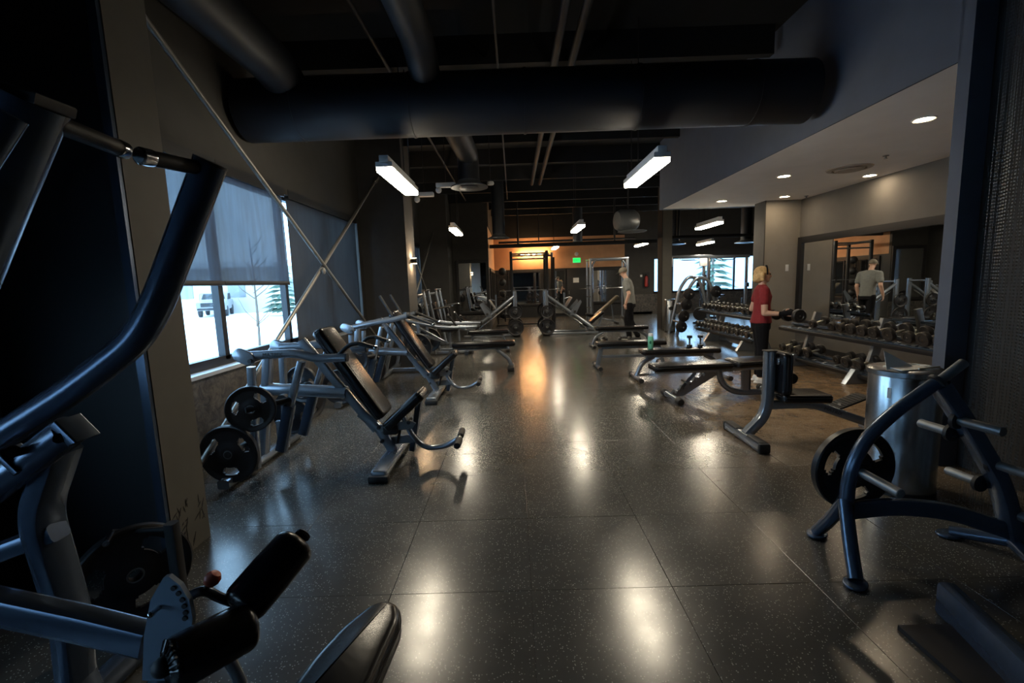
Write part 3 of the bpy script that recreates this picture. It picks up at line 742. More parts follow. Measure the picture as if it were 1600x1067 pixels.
# ------------------------------------------------------------------ incline press machines (two alike)
def incline_press(yo, label, raised=False):
    t = thing('incline_press_machine', label, 'exercise machine', (0, yo, 0), group='plate loaded press machines')
    yc = 3.85; S = SIL
    def B(p): return V(p)
    # front cross foot and spine
    MB().slab([(-.45, -.065), (.45, -.065), (.45, .065), (-.45, .065)], .07, .02, axes((0, 1, 0), (-1, 0, 0), (-1.09, 3.80, .06)), cr=.03).build('front_foot', S, t)
    for y in (3.36, 4.24): MB().box((-1.09, y, .03), (.16, .07, .06), bev=.015).build('rubber_foot', RUB, t)
    tube(t, 'front_post', [(-1.09, 3.8, .09), (-1.2, 3.8, .30), (-1.35, 3.8, .44)], rect=(.06, .08), bend=.05)
    tube(t, 'spine', [(-1.22, 3.8, .28), (-1.80, 3.8, 1.08)], rect=(.055, .07))
    tube(t, 'main_beam', [(-1.45, 3.8, .62), (-2.2, 3.85, .66)], r=.055)
    tube(t, 'rear_post', [(-2.25, 3.85, .05), (-2.12, 3.85, .96)], rect=(.07, .09))
    # links that carry the seat, and seat support
    MB().slab([(-.15, -.03), (.12, -.045), (.16, 0), (.12, .03), (-.15, .03)], .012, 0, axes((1, 0, .12), (0, 0, 1), (-1.03, 3.77, .32))).build('link_plate', GSIL, t)
    MB().slab([(-.15, -.03), (.12, -.045), (.16, 0), (.12, .03), (-.15, .03)], .012, 0, axes((1, 0, .12), (0, 0, 1), (-1.02, 3.83, .18))).build('link_plate', GSIL, t)
    MB().cyl((-1.05, 3.8, .16), (-1.0, 3.8, .34), .012).build('gas_strut', BLK, t)
    for p in ((-1.19, .31), (-1.17, .19), (-.93, .35)): MB().cyl((p[0], 3.75, p[1]), (p[0], 3.85, p[1]), .016, n=12).build('pivot_bolt', BLK, t)
    tube(t, 'seat_post', [(-.86, 3.93, .52), (-.95, 3.93, .05)], rect=(.05, .11), m=DSIL)
    pad(t, (-1.12, 3.8, .32), (-.79, 3.8, .61), .27, .085, 'seat')
    MB().box((-1.09, 3.8, .29), (.12, .13, .08), bev=.015).build('seat_bracket', RUB, t)
    # back pad
    pad(t, (-1.14, 3.8, .41), (-1.62, 3.8, 1.17), .29, .10, 'back_pad')
    # foot arm with roller
    tube(t, 'foot_arm', [(-.98, 3.79, .40), (-.92, 3.79, .22), (-.80, 3.79, .10), (-.62, 3.79, .12), (-.50, 3.76, .20)], r=.024, bend=.14)
    MB().cyl((-.50, 3.58, .20), (-.50, 3.96, .20), .017).build('roller_axle', CHR, t)
    for y in (3.56, 3.80): MB().lathe([(.026, 0), (.03, .01), (.03, .15), (.026, .16)], (-.50, y, .20), (-.50, 9, .20), 16).build('foot_grip', RUB, t)
    # rear base frame
    tube(t, 'base_rail', [(-2.25, 3.28, .05), (-2.25, 4.48, .05)], rect=(.09, .07))
    zr = .06 if raised else 0
    for s_ in (1, -1):
        yn = 3.60 if s_ > 0 else 2 * yc - 3.60
        ys = lambda q: yn - s_ * q
        tube(t, 'rear_leg', [(-2.17, yn, .05), (-2.13, yn, .9)], rect=(.055, .06))
        MB().slab([(-.07, -.05), (.06, -.06), (.1, 0), (.06, .055), (-.07, .06), (-.1, 0)], .03, .01, axes((.9, 0, -.35), (0, 0, 1), (-2.16, ys(.03), .985)), cr=.04).build('pivot_plate', S, t)
        MB().cyl((-2.10, ys(.07), .955), (-2.10, ys(-.07), .955), .016, n=12).build('pivot_bolt', BLK, t)
        pts = [(-2.14, yn, .99), (-1.75, yn, 1.0 + zr), (-1.6, yn, .95 + 2 * zr), (-1.36, yn, .95 + 3 * zr)]
        arm = tube(t, 'press_arm', pts, r=.035, bend=.10)
        if raised:
            a = V(pts[-1]); MB().lathe([(.034, 0), (.04, .01), (.04, .03), (.034, .04)], a - V((.03, 0, 0)), a + V((1, 0, 0)), 16).build('collar', RUB, arm)
            grip(t, a, a + V((.32, s_ * .03, -.14)), .018)
            tube(t, 'front_grip', [a + V((-.22, 0, .0)), a + V((-.36, 0, .26))], .017, RUB)
        else:
            a = V(pts[-1]); MB().cyl(a, a + V((.012, 0, 0)), .034).build('end_plug', RUB, arm)
            tube(t, 'handle_bracket', [a + V((-.06, 0, .02)), a + V((.02, s_ * .03, .10)), a + V((.10, s_ * .03, .11))], .017, RUB, .04)
            grip(t, a + V((.10, s_ * .03, .11)), a + V((.24, s_ * .05, .06)), .018)
        if s_ > 0: MB().slab([(-.02, -.03), (.02, -.03), (.02, .03), (-.02, .03)], .002, 0, axes((1, 0, 0), (0, 0, 1), (-2.125, yn - .03, .62))).build('label_sticker', WHT, t, label='white sticker with red edge')
        # loading lever with horns
        tube(t, 'lever', [(-1.72, yn, .93 + zr), (-1.86, yn + s_ * .02, .56)], rect=(.06, .05))
        tube(t, 'lever_sleeve', [(-1.86, yn + s_ * .02, .57), (-1.98, yn + s_ * .05, .18)], rect=(.085, .075), m=DSIL)
        MB().cyl((-1.9, yn + s_ * .03, .62), (-1.9, yn - s_ * .02, .62), .045, n=18).build('collar', RUB, t)
        tube(t, 'plate_horn', [(-1.84, yn, .62), (-2.08, yn - s_ * .22, .60)], .024, BLK)
        tube(t, 'storage_horn', [(-2.22, yn, .27), (-2.22, yn - s_ * .28, .27)], .024, BLK)
        tube(t, 'horn_post', [(-2.22, yn, .05), (-2.22, yn, .30)], rect=(.05, .05))
    text_mesh('brand_lettering', 'MATRIX', .045, .001, BLK, t, axes((1, 0, 0), (0, 0, 1), (-1.93, 3.60 - .036, .995)))
    return t
incline_press(0, 'nearest silver incline press machine by the window, with black back pad and raised seat')
incline_press(2.27, 'second silver incline press machine from the camera, behind the nearest one', True)
def P1(x, y, z, lab, kind='big', rz=0, spin=.5): return plate((x, y, z), lab, kind, rz, spin)
P1(-2.22, 3.35, .27, 'largest black weight plate, low at the near left corner of the press machine', spin=.52)
P1(-2.06, 3.42, .60, 'medium black weight plate above the lowest one on the near press machine', 'mid', .25, .2)
P1(-2.22, 4.35, .27, 'black weight plate on the far side of the near press machine', 'mid', 0, 1.1)
P1(-2.06, 4.28, .60, 'black weight plate half hidden behind the near press machine', 'mid', -.25, .9)
P1(-2.22, 5.62, .27, 'black weight plate low on the second press machine, near side', 'big', 0, .1)
P1(-2.22, 6.62, .27, 'black weight plate low on the second press machine, far side', 'big', 0, .7)
P1(-2.06, 5.69, .60, 'black weight plate hung midway on second press machine', 'mid', .25, .2)

# ------------------------------------------------------------------ third press machine (flat bench) and the far left row
t = thing('bench_press_machine', 'dark silver lever press machine with flat bench, third from the camera at left', 'exercise machine')
Y = 7.9
tube(t, 'base_rail', [(-2.2, Y - .6, .05), (-2.2, Y + .6, .05)], rect=(.08, .08), m=SIL)
tube(t, 'base_rail', [(-2.2, Y, .05), (-1.2, Y, .05)], rect=(.07, .07), m=SIL)
pad(t, (-1.10, Y, .46), (.0, Y, .46), .28, .09, 'bench_pad')
tube(t, 'bench_frame', [(-1.3, Y, .38), (-.15, Y, .38)], rect=(.06, .05))
tube(t, 'front_leg', [(-.35, Y, .38), (-.12, Y, .18), (-.08, Y, .06)], r=.035, bend=.15)
MB().box((-.09, Y, .035), (.12, .5, .07), bev=.015).build('front_foot', RUB, t)
tube(t, 'rear_leg', [(-1.15, Y, .38), (-1.15, Y, .05)], rect=(.05, .05)); MB().box((-1.15, Y, .02), (.12, .4, .04), bev=.01).build('rear_foot', RUB, t)
for s_ in (1, -1):
    y = Y - s_ * .38
    tube(t, 'upright', [(-2.2, y, .05), (-1.95, y, .98)], rect=(.06, .06), m=SIL)
    MB().slab([(-.08, -.05), (.06, -.05), (.1, 0), (.06, .05), (-.08, .05)], .03, .01, axes((1, 0, -.2), (0, 0, 1), (-1.95, y, .98)), cr=.03).build('pivot_plate', SIL, t)
    tube(t, 'press_arm', [(-1.93, y, .97), (-1.2, y, .80), (-.62, y, .80)], r=.032, bend=.2)
    grip(t, (-.95, y, .80), (-1.1, y - s_ * .02, 1.02), .016)
    MB().lathe([(.034, 0), (.034, .035)], (-.62, y, .80), (1, y, .8), 16).build('end_plug', RUB, t)
    tube(t, 'plate_horn', [(-1.6, y, .5), (-1.6, y - s_ * .25, .5)], .024, BLK)
    tube(t, 'link_bar', [(-1.6, y, .88), (-1.6, y, .45)], rect=(.05, .05), m=SIL)
    tube(t, 'stay', [(-1.85, y, .80), (-1.2, Y, .5)], rect=(.05, .04), m=SIL)
plate((-1.6, Y - .50, .5), 'black weight plate on the third press machine, near side', 'big', 0, .4)
plate((-1.6, Y + .50, .5), 'black weight plate on the third press machine, far side', 'big', 0, .4)
plate((-2.3, Y - .75, .22), 'black weight plate leaning low beside the third press machine', 'big', 0, .4)
plate((-2.3, Y - .80, .22) if False else (-2.42, 5.2, .215), 'black weight plate standing on the floor against the rod foot', 'big', 1.2, .3)

def row_machine(x, y, label, h=1.42):
    t = thing('row_machine', label, 'exercise machine', (x, y, 0), group='upright lever machines at back left')
    tube(t, 'base_rail', [(-.7, 0, .04), (.75, 0, .04)], rect=(.07, .07)); tube(t, 'base_rail', [(-.6, -.4, .04), (-.6, .4, .04)], rect=(.07, .07))
    tube(t, 'front_foot', [(.7, -.25, .04), (.7, .25, .04)], rect=(.08, .08), m=DSIL)
    for s_ in (1, -1):
        tube(t, 'upright', [(.05, s_ * .28, .05), (-.15, s_ * .28, h)], r=.035, n=12)
        tube(t, 'swing_arm', [(-.15, s_ * .28, h - .1), (-.5, s_ * .34, h - .15), (-.7, s_ * .36, .85)], r=.033, bend=.25, n=12)
        tube(t, 'plate_horn', [(-.66, s_ * .36, .9), (-.66, s_ * .62, .9)], .022, CHR)
        grip(t, (.05, s_ * .28, 1.0), (.4, s_ * .2, 1.05), .016)
    for z in (h, h - .32): MB().cyl((-.13, -.34, z - .02), (-.13, .34, z - .02), .02, n=10).build('cross_bar', CHR, t)
    tube(t, 'seat_post', [(.35, 0, .05), (.32, 0, .5)], rect=(.06, .06)); pad(t, (.15, 0, .54), (.52, 0, .54), .28, .08, 'seat', seam=False)
    pad(t, (.12, 0, .7), (.02, 0, 1.15), .24, .08, 'chest_pad', seam=False)
    return t
row_machine(-1.75, 9.85, 'blue-lit upright lever machine at back left, nearer of the pair')
row_machine(-1.75, 11.4, 'blue-lit upright lever machine at back left, farther of the pair')
for x, y, z, lab in [(-2.41, 9.31, .9, 'black weight plate on nearer upright lever machine, front horn'), (-2.41, 10.39, .9, 'black weight plate on nearer upright lever machine, rear horn'), (-2.41, 10.86, .9, 'black weight plate on farther upright lever machine')]:
    plate((x, y, z), lab, 'big', 0, .3)
t = thing('flat_bench', 'low flat black bench between the third press machine and the left leg press', 'bench', (-.58, 10.0, 0))
pad(t, (-.45, 0, .45), (.45, 0, .45), .28, .08, 'pad'); tube(t, 'frame', [(-.4, 0, .38), (.3, 0, .38), (.42, 0, .05)], rect=(.05, .05)); tube(t, 'leg', [(-.35, 0, .38), (-.4, 0, .05)], rect=(.05, .05))
MB().box((.42, 0, .025), (.07, .4, .05)).build('foot', RUB, t); MB().box((-.4, 0, .025), (.07, .4, .05)).build('foot', RUB, t)
# small dumbbells on the floor and spray bottles on the ledge
for k, (x, y, c, lab) in enumerate([(-2.48, 11.5, mat('spray_blue', (.1, .35, .5), .2), 'left clear spray bottle with blue liquid on the window ledge'), (-2.44, 11.9, mat('spray_green', (.2, .45, .4), .2), 'right spray bottle with white trigger on the window ledge')]):
    t = thing('spray_bottle', lab, 'bottle', (x, y, .805), .4)
    MB().lathe([(.04, 0), (.045, .01), (.045, .13), (.015, .18), (.015, .2)], (0, 0, 0), (0, 0, 1), 16).build('body', c, t)
    MB().box((.015, 0, .225), (.09, .025, .03), bev=.005).tube([(.03, 0, .21), (.045, 0, .17)], .006, 6).build('trigger', WHT, t)

# ------------------------------------------------------------------ leg presses
def leg_press(x0, dr, label):
    t = thing('leg_press', label, 'exercise machine', (x0, 13.0, 0), group='leg press machines')
    X = lambda x: x * dr
    for s_ in (1, -1):
        y = s_ * .30
        tube(t, 'base_rail', [(X(-.05), y, .05), (X(1.45), y, .05)], rect=(.06, .06))
        tube(t, 'sled_rail', [(X(.03), y, 1.12), (X(1.35), y, .14)], r=.045)
        tube(t, 'guide_rod', [(X(.10), y * .8, .93), (X(1.1), y * .8, .20)], r=.018, m=CHR)
        tube(t, 'rear_post', [(X(0), y, .05), (X(0), y, 1.26)], rect=(.11, .08))
        MB().box((X(-.02), y, .03), (.2, .12, .06), bev=.01).build('rubber_foot', RUB, t)
        MB().slab([(-.16, -.18), (.02, -.12), (.18, .20), (.14, .26), (-.10, .0)], .02, 0, axes((dr, 0, 0), (0, 0, 1), (X(.80), y * 1.15, .72))).build('carriage_plate', SIL, t)
        MB().cyl((X(.78), y * 1.3, .66), (X(.78), y * .5, .66), .035, n=14).build('carriage_wheel', RUB, t)
        for z in (.27, .68): tube(t, 'storage_horn', [(X(0), y, z), (X(0), y + s_ * .28, z)], .024, CHR)
    MB().slab([(-.28, -.2), (.28, -.2), (.28, .2), (-.28, .2)], .025, .005, axes((0, 1, 0), (dr * .55, 0, .85), (X(.62), 0, .88)), cr=.02).build('foot_plate', GSIL, t)
    MB().cyl((X(0), -.3, 1.2), (X(0), .3, 1.2), .03).build('top_bar', SIL, t)
    tube(t, 'carriage_post', [(X(.55), .2, .75), (X(.55), .2, 1.18)], r=.025); MB().cyl((X(.55), .2, 1.0), (X(.72), .2, 1.05), .02).build('carriage_brace', SIL, t)
    pad(t, (X(1.25), 0, .30), (X(1.62), 0, .62), .4, .09, 'back_pad', seam=False)
    pad(t, (X(.98), 0, .28), (X(1.25), 0, .22), .4, .08, 'seat', seam=False)
    tube(t, 'seat_beam', [(X(.95), 0, .2), (X(1.5), 0, .2), (X(1.6), 0, .5)], rect=(.06, .06)); tube(t, 'seat_leg', [(X(1.2), 0, .2), (X(1.2), 0, .04)], rect=(.05, .05))
    tube(t, 'base_crossbar', [(X(1.2), -.3, .05), (X(1.2), .3, .05)], rect=(.06, .06))
    side = 'left' if dr < 0 else 'right'
    for z, q, sp in ((.27, 'lower', .3), (.68, 'upper', 0)):
        plate((x0, 12.52, z), '%s plate on the near side of the %s leg press' % (q, side), 'big' if q == 'lower' else 'mid', 0, sp)
        plate((x0, 13.48, z), '%s plate on the far side of the %s leg press' % (q, side), 'big', 0, sp)
leg_press(.03, -1, 'silver leg press with sloping rails, left of the two facing machines')
leg_press(.90, 1, 'silver leg press with sloping rails, right of the two facing machines')
t = thing('power_rack', 'tall black power rack between the two leg presses', 'exercise machine', (.5, 15.4, 0))
for x in (-.55, .6):
    for y in (-.5, .5): MB().tube([(x, y, 0), (x, y, 2.5)], 0, rect=(.09, .09)).build('upright', BLK, t)
    MB().tube([(x, -.5, .05), (x, .5, .05)], 0, rect=(.08, .08)).tube([(x, -.5, 2.45), (x, .5, 2.45)], 0, rect=(.08, .08)).build('side_rail', BLK, t)
for y, z in ((-.5, 2.42), (.5, 2.42), (-.5, 2.25), (.5, .06)): MB().cyl((-.55, y, z), (.6, y, z), .025, n=12).build('cross_bar', GSIL if z > 1 else BLK, t)
MB().tube([(.85, .5, 0), (.85, .5, 2.5)], 0, rect=(.08, .08)).tube([(.85, -.1, .0), (.85, -.1, 2.3)], 0, rect=(.08, .08)).tube([(.6, .5, 2.4), (.85, .5, 2.4)], 0, rect=(.08, .08)).build('storage_frame', BLK, t)
MB().cyl((-.95, -.6, 1.25), (1.0, -.6, 1.25), .014, n=10).build('barbell', GSIL, t, label='grey steel barbell')
for x in (-.55, .6): MB().box((x, -.57, 1.22), (.05, .09, .12)).build('hook', BLK, t)
for k, (x, z) in enumerate([(-.62, .45), (-.62, .95)]):
    plate((x + .5 - .18, 15.1, z), 'black plate stored on the power rack left side, %s' % ('lower' if k == 0 else 'upper'), 'big', PI / 2, 0)
    MB().cyl((x - .3, -.3, z), (x + .07, -.3, z), .024).build('storage_peg', BLK, t)
# ball and medicine balls stack near the side mirror
t = thing('ball_rack', 'dark upright rack of medicine balls left of the power rack', 'rack', (-.38, 16.2, 0))
for x in (-.2, .2): MB().tube([(x, 0, 0), (x, .05, 1.9)], 0, rect=(.05, .05)).build('upright', BLK, t)
MB().tube([(-.2, -.2, .03), (.2, -.2, .03)], .02).tube([(-.2, -.2, .03), (-.2, .2, .03)], .02).tube([(.2, -.2, .03), (.2, .2, .03)], .02).build('foot', BLK, t)
for k in range(5): MB().box((0, -.05, .25 + k * .38), (.42, .22, .02)).build('shelf', BLK, t)
for k in range(5):
    o = MB().ball((-.38, 16.1, .26 + k * .38 + .13), .13).lathe([(.131, -.01), (.134, 0), (.131, .01)], (-.38, 16.1, .39 + k * .38), (-.38, 16.1, 9), 20, cap=False).build('medicine_ball', RUB)
    tag(o, 'black medicine ball on the %s shelf up of the ball rack' % ORD[k], 'ball', 'medicine balls')

# ------------------------------------------------------------------ smith machine and far gear
t = thing('smith_machine', 'pale steel smith machine frame standing before the back mirror', 'exercise machine', (3.55, 17.4, 0))
for x in (-.68, .68):
    tube(t, 'upright', [(x, -.35, .0), (x, -.35, 2.28)], rect=(.09, .08)); tube(t, 'upright', [(x, .45, 0), (x, .45, 2.28)], rect=(.07, .07))
    tube(t, 'side_rail', [(x, -.45, .05), (x, .55, .05)], rect=(.1, .08)); tube(t, 'top_rail', [(x, -.4, 2.25), (x, .5, 2.25)], rect=(.07, .07))
    MB().cyl((x * .86, -.3, .1), (x * .86, -.3, 2.2), .016, n=10).build('guide_rod', CHR, t)
    tube(t, 'corner_brace', [(x, -.35, 1.95), (x * .75, -.35, 2.2)], r=.03)
    for z in (.5, .9, 1.3): MB().cyl((x, -.38, z), (x * 1.25, -.38, z), .02, n=8).build('peg', CHR, t)
tube(t, 'top_bar', [(-.72, -.35, 2.27), (.72, -.35, 2.27)], rect=(.08, .08)); tube(t, 'top_bar', [(-.72, .45, 2.27), (.72, .45, 2.27)], rect=(.08, .08))
MB().cyl((-1.1, -.3, 1.2), (1.1, -.3, 1.2), .016, n=12).build('barbell', CHR, t)
t = thing('incline_bench', 'raised incline bench in front of the smith machine', 'bench', (3.2, 15.6, 0))
pad(t, (-.42, 0, .3), (.35, 0, .95), .28, .09, 'back_pad', m=mat('warm_lit_vinyl', (.10, .08, .05), .4)); pad(t, (-.75, 0, .36), (-.45, 0, .3), .28, .08, 'seat')  # back pad tan is warm light put into the vinyl colour
tube(t, 'frame', [(-.7, 0, .28), (-.3, 0, .22), (.3, 0, .06)], rect=(.05, .05)); tube(t, 'support', [(.2, 0, .08), (.12, 0, .68)], rect=(.04, .04))
MB().box((.3, 0, .03), (.07, .5, .06)).build('foot', RUB, t); MB().box((-.7, 0, .03), (.07, .4, .06)).build('foot', RUB, t); tube(t, 'leg', [(-.7, 0, .04), (-.7, 0, .3)], rect=(.05, .05))
# pull station by the far windows
def cable_tower(x, y, label, w_=1.2):
    t = thing('cable_machine', label, 'exercise machine', (x, y, 0), group='cable machines by the far windows')
    for s_ in (-1, 1):
        tube(t, 'column', [(s_ * w_ / 2, 0, 0), (s_ * w_ / 2, 0, 2.2)], rect=(.1, .1)); MB().box((s_ * w_ / 2, .02, .04), (.4, .6, .08), bev=.01).build('base', DSIL, t)
        MB().cyl((s_ * w_ / 2, -.08, .1), (s_ * w_ / 2, -.08, 2.15), .016, n=8).build('guide_rod', CHR, t)
        for k in range(8): MB().box((s_ * w_ / 2, .12, .2 + k * .06), (.16, .1, .05), bev=.004).build('stack_plate', BLK, t)
        MB().box((s_ * w_ / 2, -.1, 1.5 if s_ < 0 else 1.15), (.1, .12, .16), bev=.01).build('pulley_block', BLK, t)
    tube(t, 'top_beam', [(-w_ / 2 - .1, 0, 2.22), (w_ / 2 + .1, 0, 2.22)], rect=(.1, .12)); MB().box((-w_ / 2 + .0, -.06, 2.05), (.35, .1, .32), bev=.01).build('header_panel', WHT, t)
    MB().tube([(-.35, -.05, 2.15), (-.25, -.2, 2.1), (.25, -.2, 2.1), (.35, -.05, 2.15)], .016, bend=.08).build('pull_up_bar', CHR, t)
    return t
cable_tower(6.3, 16.6, 'cable machine left of the far windows', 1.5); cable_tower(8.0, 17.4, 'cable machine in front of the far right windows', 1.6)
t = thing('upright_bike', 'dark exercise bike silhouetted before the far windows', 'exercise bike', (6.3, 14.6, 0), 2.4)
MB().lathe([(.02, -.05), (.2, -.045), (.22, 0), (.2, .045), (.02, .05)], (.35, 0, .3), (.35, 1, .3), 24).build('flywheel', BLK, t)
tube(t, 'frame', [(.35, 0, .3), (-.1, 0, .4), (-.25, 0, .85)], r=.035, m=DSIL); tube(t, 'handle_post', [(.2, 0, .35), (.38, 0, 1.15)], r=.03, m=DSIL)
MB().box((-.27, 0, .9), (.26, .2, .06), bev=.02).build('saddle', VIN, t); MB().tube([(.25, -.22, 1.25), (.42, -.18, 1.15), (.42, .18, 1.15), (.25, .22, 1.25)], .016, bend=.06).build('handlebar', RUB, t)
MB().box((.42, 0, 1.25), (.04, .22, .16), bev=.01).build('console', BLK, t)
MB().tube([(.45, -.25, .03), (.45, .25, .03)], 0, rect=(.06, .06)).tube([(-.4, -.25, .03), (-.4, .25, .03)], 0, rect=(.06, .06)).tube([(-.4, 0, .05), (.45, 0, .05)], 0, rect=(.05, .05)).tube([(-.1, 0, .4), (-.1, 0, .05)], 0, rect=(.04, .04)).build('base', DSIL, t)

# ------------------------------------------------------------------ arch shaped barbell tree
t = thing('arch_rack', 'silver double arch weight rack at the near end of the far dumbbell rack', 'rack', (4.75, 12.0, 0))
for y, z in ((-.25, 1.50), (.35, 1.52)):
    for s_ in (1,):
        MB().tube([(-.55, y, 0), (-.28, y, 1.2), (-.05, y, z), (.22, y, z - .06), (.36, y, 1.1), (.62, y, 0)], .042, 14, .3).build('arch', SIL, t)
for x, z in ((-.46, .35), (-.36, .8), (.44, .8), (.53, .35)): MB().cyl((x, -.25, z), (x, .35, z), .025, n=10).build('cross_bar', SIL, t)
MB().cyl((.1, -.25, 1.46), (.1, .35, 1.46), .03).build('top_bar', BLK, t)
pegs = []
for k, (x, z) in enumerate(((-.50, .25), (-.44, .52), (-.38, .82), (-.32, 1.08))):
    MB().cyl((x, -.25, z), (x, -.58, z), .02, n=10).build('peg', CHR, t); pegs.append((4.75 + x, 11.58, z))
for k, (x, z) in enumerate(((.46, .75), (.36, 1.12))): MB().cyl((x, -.25, z), (x, -.58, z), .02, n=10).build('peg', CHR, t); pegs.append((4.75 + x, 11.58, z))
for k, p in enumerate(pegs):
    plate(p, 'small black plate on the arch rack, %s peg counted from the lower left' % ORD[k], 'disc', .12, .2)

# ------------------------------------------------------------------ dumbbells and racks
def dumbbell_proto(r, L):
    t = thing('dumbbell', 'x', 'dumbbell')
    MB().lathe([(.015, -L / 2 - .01), (.018, -.03), (.0185, 0), (.018, .03), (.015, L / 2 + .01)], (0, 0, 0), (1, 0, 0), 12).build('handle', HAND, t)
    for s_ in (-1, 1):
        a = s_ * L / 2; d = s_
        MB().lathe([(.02, 0), (r * .93, .002), (r, .010), (r, .052), (r * .93, .062), (r * .55, .062), (r * .5, .056), (.012, .056)], (a, 0, 0), (a + d, 0, 0), 20).build('head', HEAD, t)
        MB().lathe([(.001, .0), (.010, .0)], (a + d * .0575, 0, 0), (a + d, 0, 0), 8).build('end_mark', HAND, t)
    return t
DB = {k: dumbbell_proto(*v) for k, v in {'s': (.055, .12), 'm': (.066, .135), 'l': (.078, .15), 'xl': (.088, .155)}.items()}
used = set()
def dumbbell(kind, loc, label, group, rot=(0, 0, 0)):
    p = DB[kind]
    if kind in used: o = dup(p, loc, label=label, rot=rot)
    else:
        used.add(kind); o = p; o.location = loc; o.rotation_euler = rot; o['label'] = label
    o['group'] = group; return o
TILT = .26
def dumbbell_rack(x, y0, y1, legs, zt, zl, label, rz=0):
    t = thing('dumbbell_rack', label, 'rack')
    ym = (y0 + y1) / 2; L = y1 - y0
    for nm, z, xo in (('top_shelf', zt, .22), ('lower_shelf', zl, .17)):
        R = Matrix.Rotation(-TILT, 3, 'Y')
        sh = MB()
        sh.box(V((x + xo + .13, ym, z)) + R @ V((-.10, 0, 0)), (.055, L, .035), R, .006)
        o = sh.build(nm, DSIL, t)
        MB().box(V((x + xo + .13, ym, z)) + R @ V((.10, 0, 0)), (.055, L, .035), R, .006).build('rear_rail', DSIL, t)
        MB().box(V((x + xo + .13, ym, z)) + R @ V((-.145, 0, -.02)), (.03, L, .055), R, .006).build('front_lip', BLK, t)
        # saddles
        for k in range(int(L / .24)):
            yy = y0 + .12 + k * .24
            MB().box(V((x + xo + .13, yy, z)) + R @ V((-.09, 0, .024)), (.05, .06, .012), R, .004).build('saddle', SIL, o)
    for y in legs:
        MB().slab([(0, 0), (.70, 0), (.62, .20), (.12, .20)], .09, .006, axes((1, 0, 0), (0, 0, 1), (x, y, 0))).build('foot_frame', SIL, t)
        MB().slab([(.26, .15), (.38, .15), (.56, .86), (.46, .88)], .06, .006, axes((1, 0, 0), (0, 0, 1), (x, y, 0))).build('upright', GSIL, t)
    MB().box((x + .35, ym, .10), (.04, max(legs) - min(legs), .12), bev=.006).build('stretcher', SIL, t)
    return t
dumbbell_rack(4.42, 4.45, 7.95, (4.75, 6.05, 7.4), .62, .165, 'long silver dumbbell rack along the alcove mirror')
G1 = 'dumbbells on the mirror rack'
def put(px, X, zz, kind, lab, group, X2=None):
    Yd = X * F / (px - 802)
    dumbbell(kind, (X + .16, Yd, zz), lab, group, (0, -TILT, 0))
tops = [(1262, 'm'), (1293, 'm'), (1305, 'm'), (1322, 'l'), (1340, 'l'), (1358, 'l'), (1382, 'xl'), (1412, 'l'), (1437, 'xl'), (1463, 'l')]
for k, (px, kd) in enumerate(tops): put(px, 4.62, .735, kd, 'round black dumbbell on the mirror rack top shelf, %s from the woman' % ORD[k], G1)
lows = [(1217, 'm'), (1229, 'm'), (1242, 'l'), (1257, 'l'), (1303, 'm'), (1318, 'l'), (1338, 'l'), (1361, 'l'), (1392, 'm'), (1416, 'l'), (1440, 'l'), (1461, 'l')]
for k, (px, kd) in enumerate(lows): put(px, 4.55, .280, kd, 'round black dumbbell on the mirror rack lower shelf, %s from the woman' % ORD[k], G1)
dumbbell_rack(4.42, 8.75, 11.45, (9.05, 10.6), .70, .26, 'silver dumbbell rack behind the woman before the far windows')
G2 = 'dumbbells on the far rack'
for k in range(12): dumbbell('m' if k % 3 else 's', (4.78, 8.9 + k * .213, .815), 'small round dumbbell on the far rack top shelf, %s from the woman' % ORD[k], G2, (0, -TILT, 0))
for k in range(13): dumbbell('m' if k % 2 else 'l', (4.66, 8.9 + k * .2, .375), 'small round dumbbell on the far rack lower shelf, %s from the woman' % ORD[k], G2, (0, -TILT, 0))
dumbbell('l', (2.05, 10.75, .079), 'round black dumbbell on the floor under the farthest flat bench, left', 'dumbbells on the floor', (0, 0, .5))
dumbbell('l', (2.60, 10.75, .079), 'round black dumbbell on the floor under the farthest flat bench, right', 'dumbbells on the floor', (0, 0, -.3))

# ------------------------------------------------------------------ benches
def flat_bench(x0, x1, y, label, kind=0, rz=0):
    L = x1 - x0; t = thing('flat_bench', label, 'bench', ((x0 + x1) / 2, y, 0), rz, 'flat benches right of the aisle')
    pad(t, (-L / 2, 0, .42), (L / 2, 0, .42), .28, .075, 'pad')
    tube(t, 'frame', [(-L / 2 + .08, 0, .355), (L / 2 - .08, 0, .355)], rect=(.06, .055))
    if kind == 0:
        tube(t, 'leg', [(-L / 2 + .2, 0, .34), (-L / 2 + .02, 0, .25), (-L / 2 - .06, 0, .04)], r=.034, bend=.16); tube(t, 'leg', [(L / 2 - .2, 0, .34), (L / 2 - .02, 0, .25), (L / 2 + .06, 0, .04)], r=.034, bend=.16)
    else:
        tube(t, 'leg', [(-L / 2 + .08, 0, .34), (-L / 2 + .02, 0, .04)], rect=(.08, .06)); tube(t, 'leg', [(L / 2 - .1, 0, .34), (L / 2 - .02, 0, .04)], r=.034)
    e = .06 if kind == 0 else -.02
    for s_ in (-1, 1):
        x = s_ * (L / 2 + e)
        tube(t, 'foot_bar', [(x, -.26, .035), (x, .26, .035)], r=.032, m=SIL)
        for q in (-.27, .27): MB().cyl((x, q - .03, .036), (x, q + .03, .036), .036, n=14).build('rubber_end', RUB, t)
    tube(t, 'lower_rail', [(-L / 2 + .1, 0, .2), (L / 2 - .1, 0, .2)], rect=(.04, .05)) if kind else None
    return t
flat_bench(1.86, 3.02, 6.72, 'flat black bench with curved silver legs carrying the green bottle')
flat_bench(1.38, 2.55, 7.70, 'flat black bench with square silver leg, behind the bottle bench', 1)
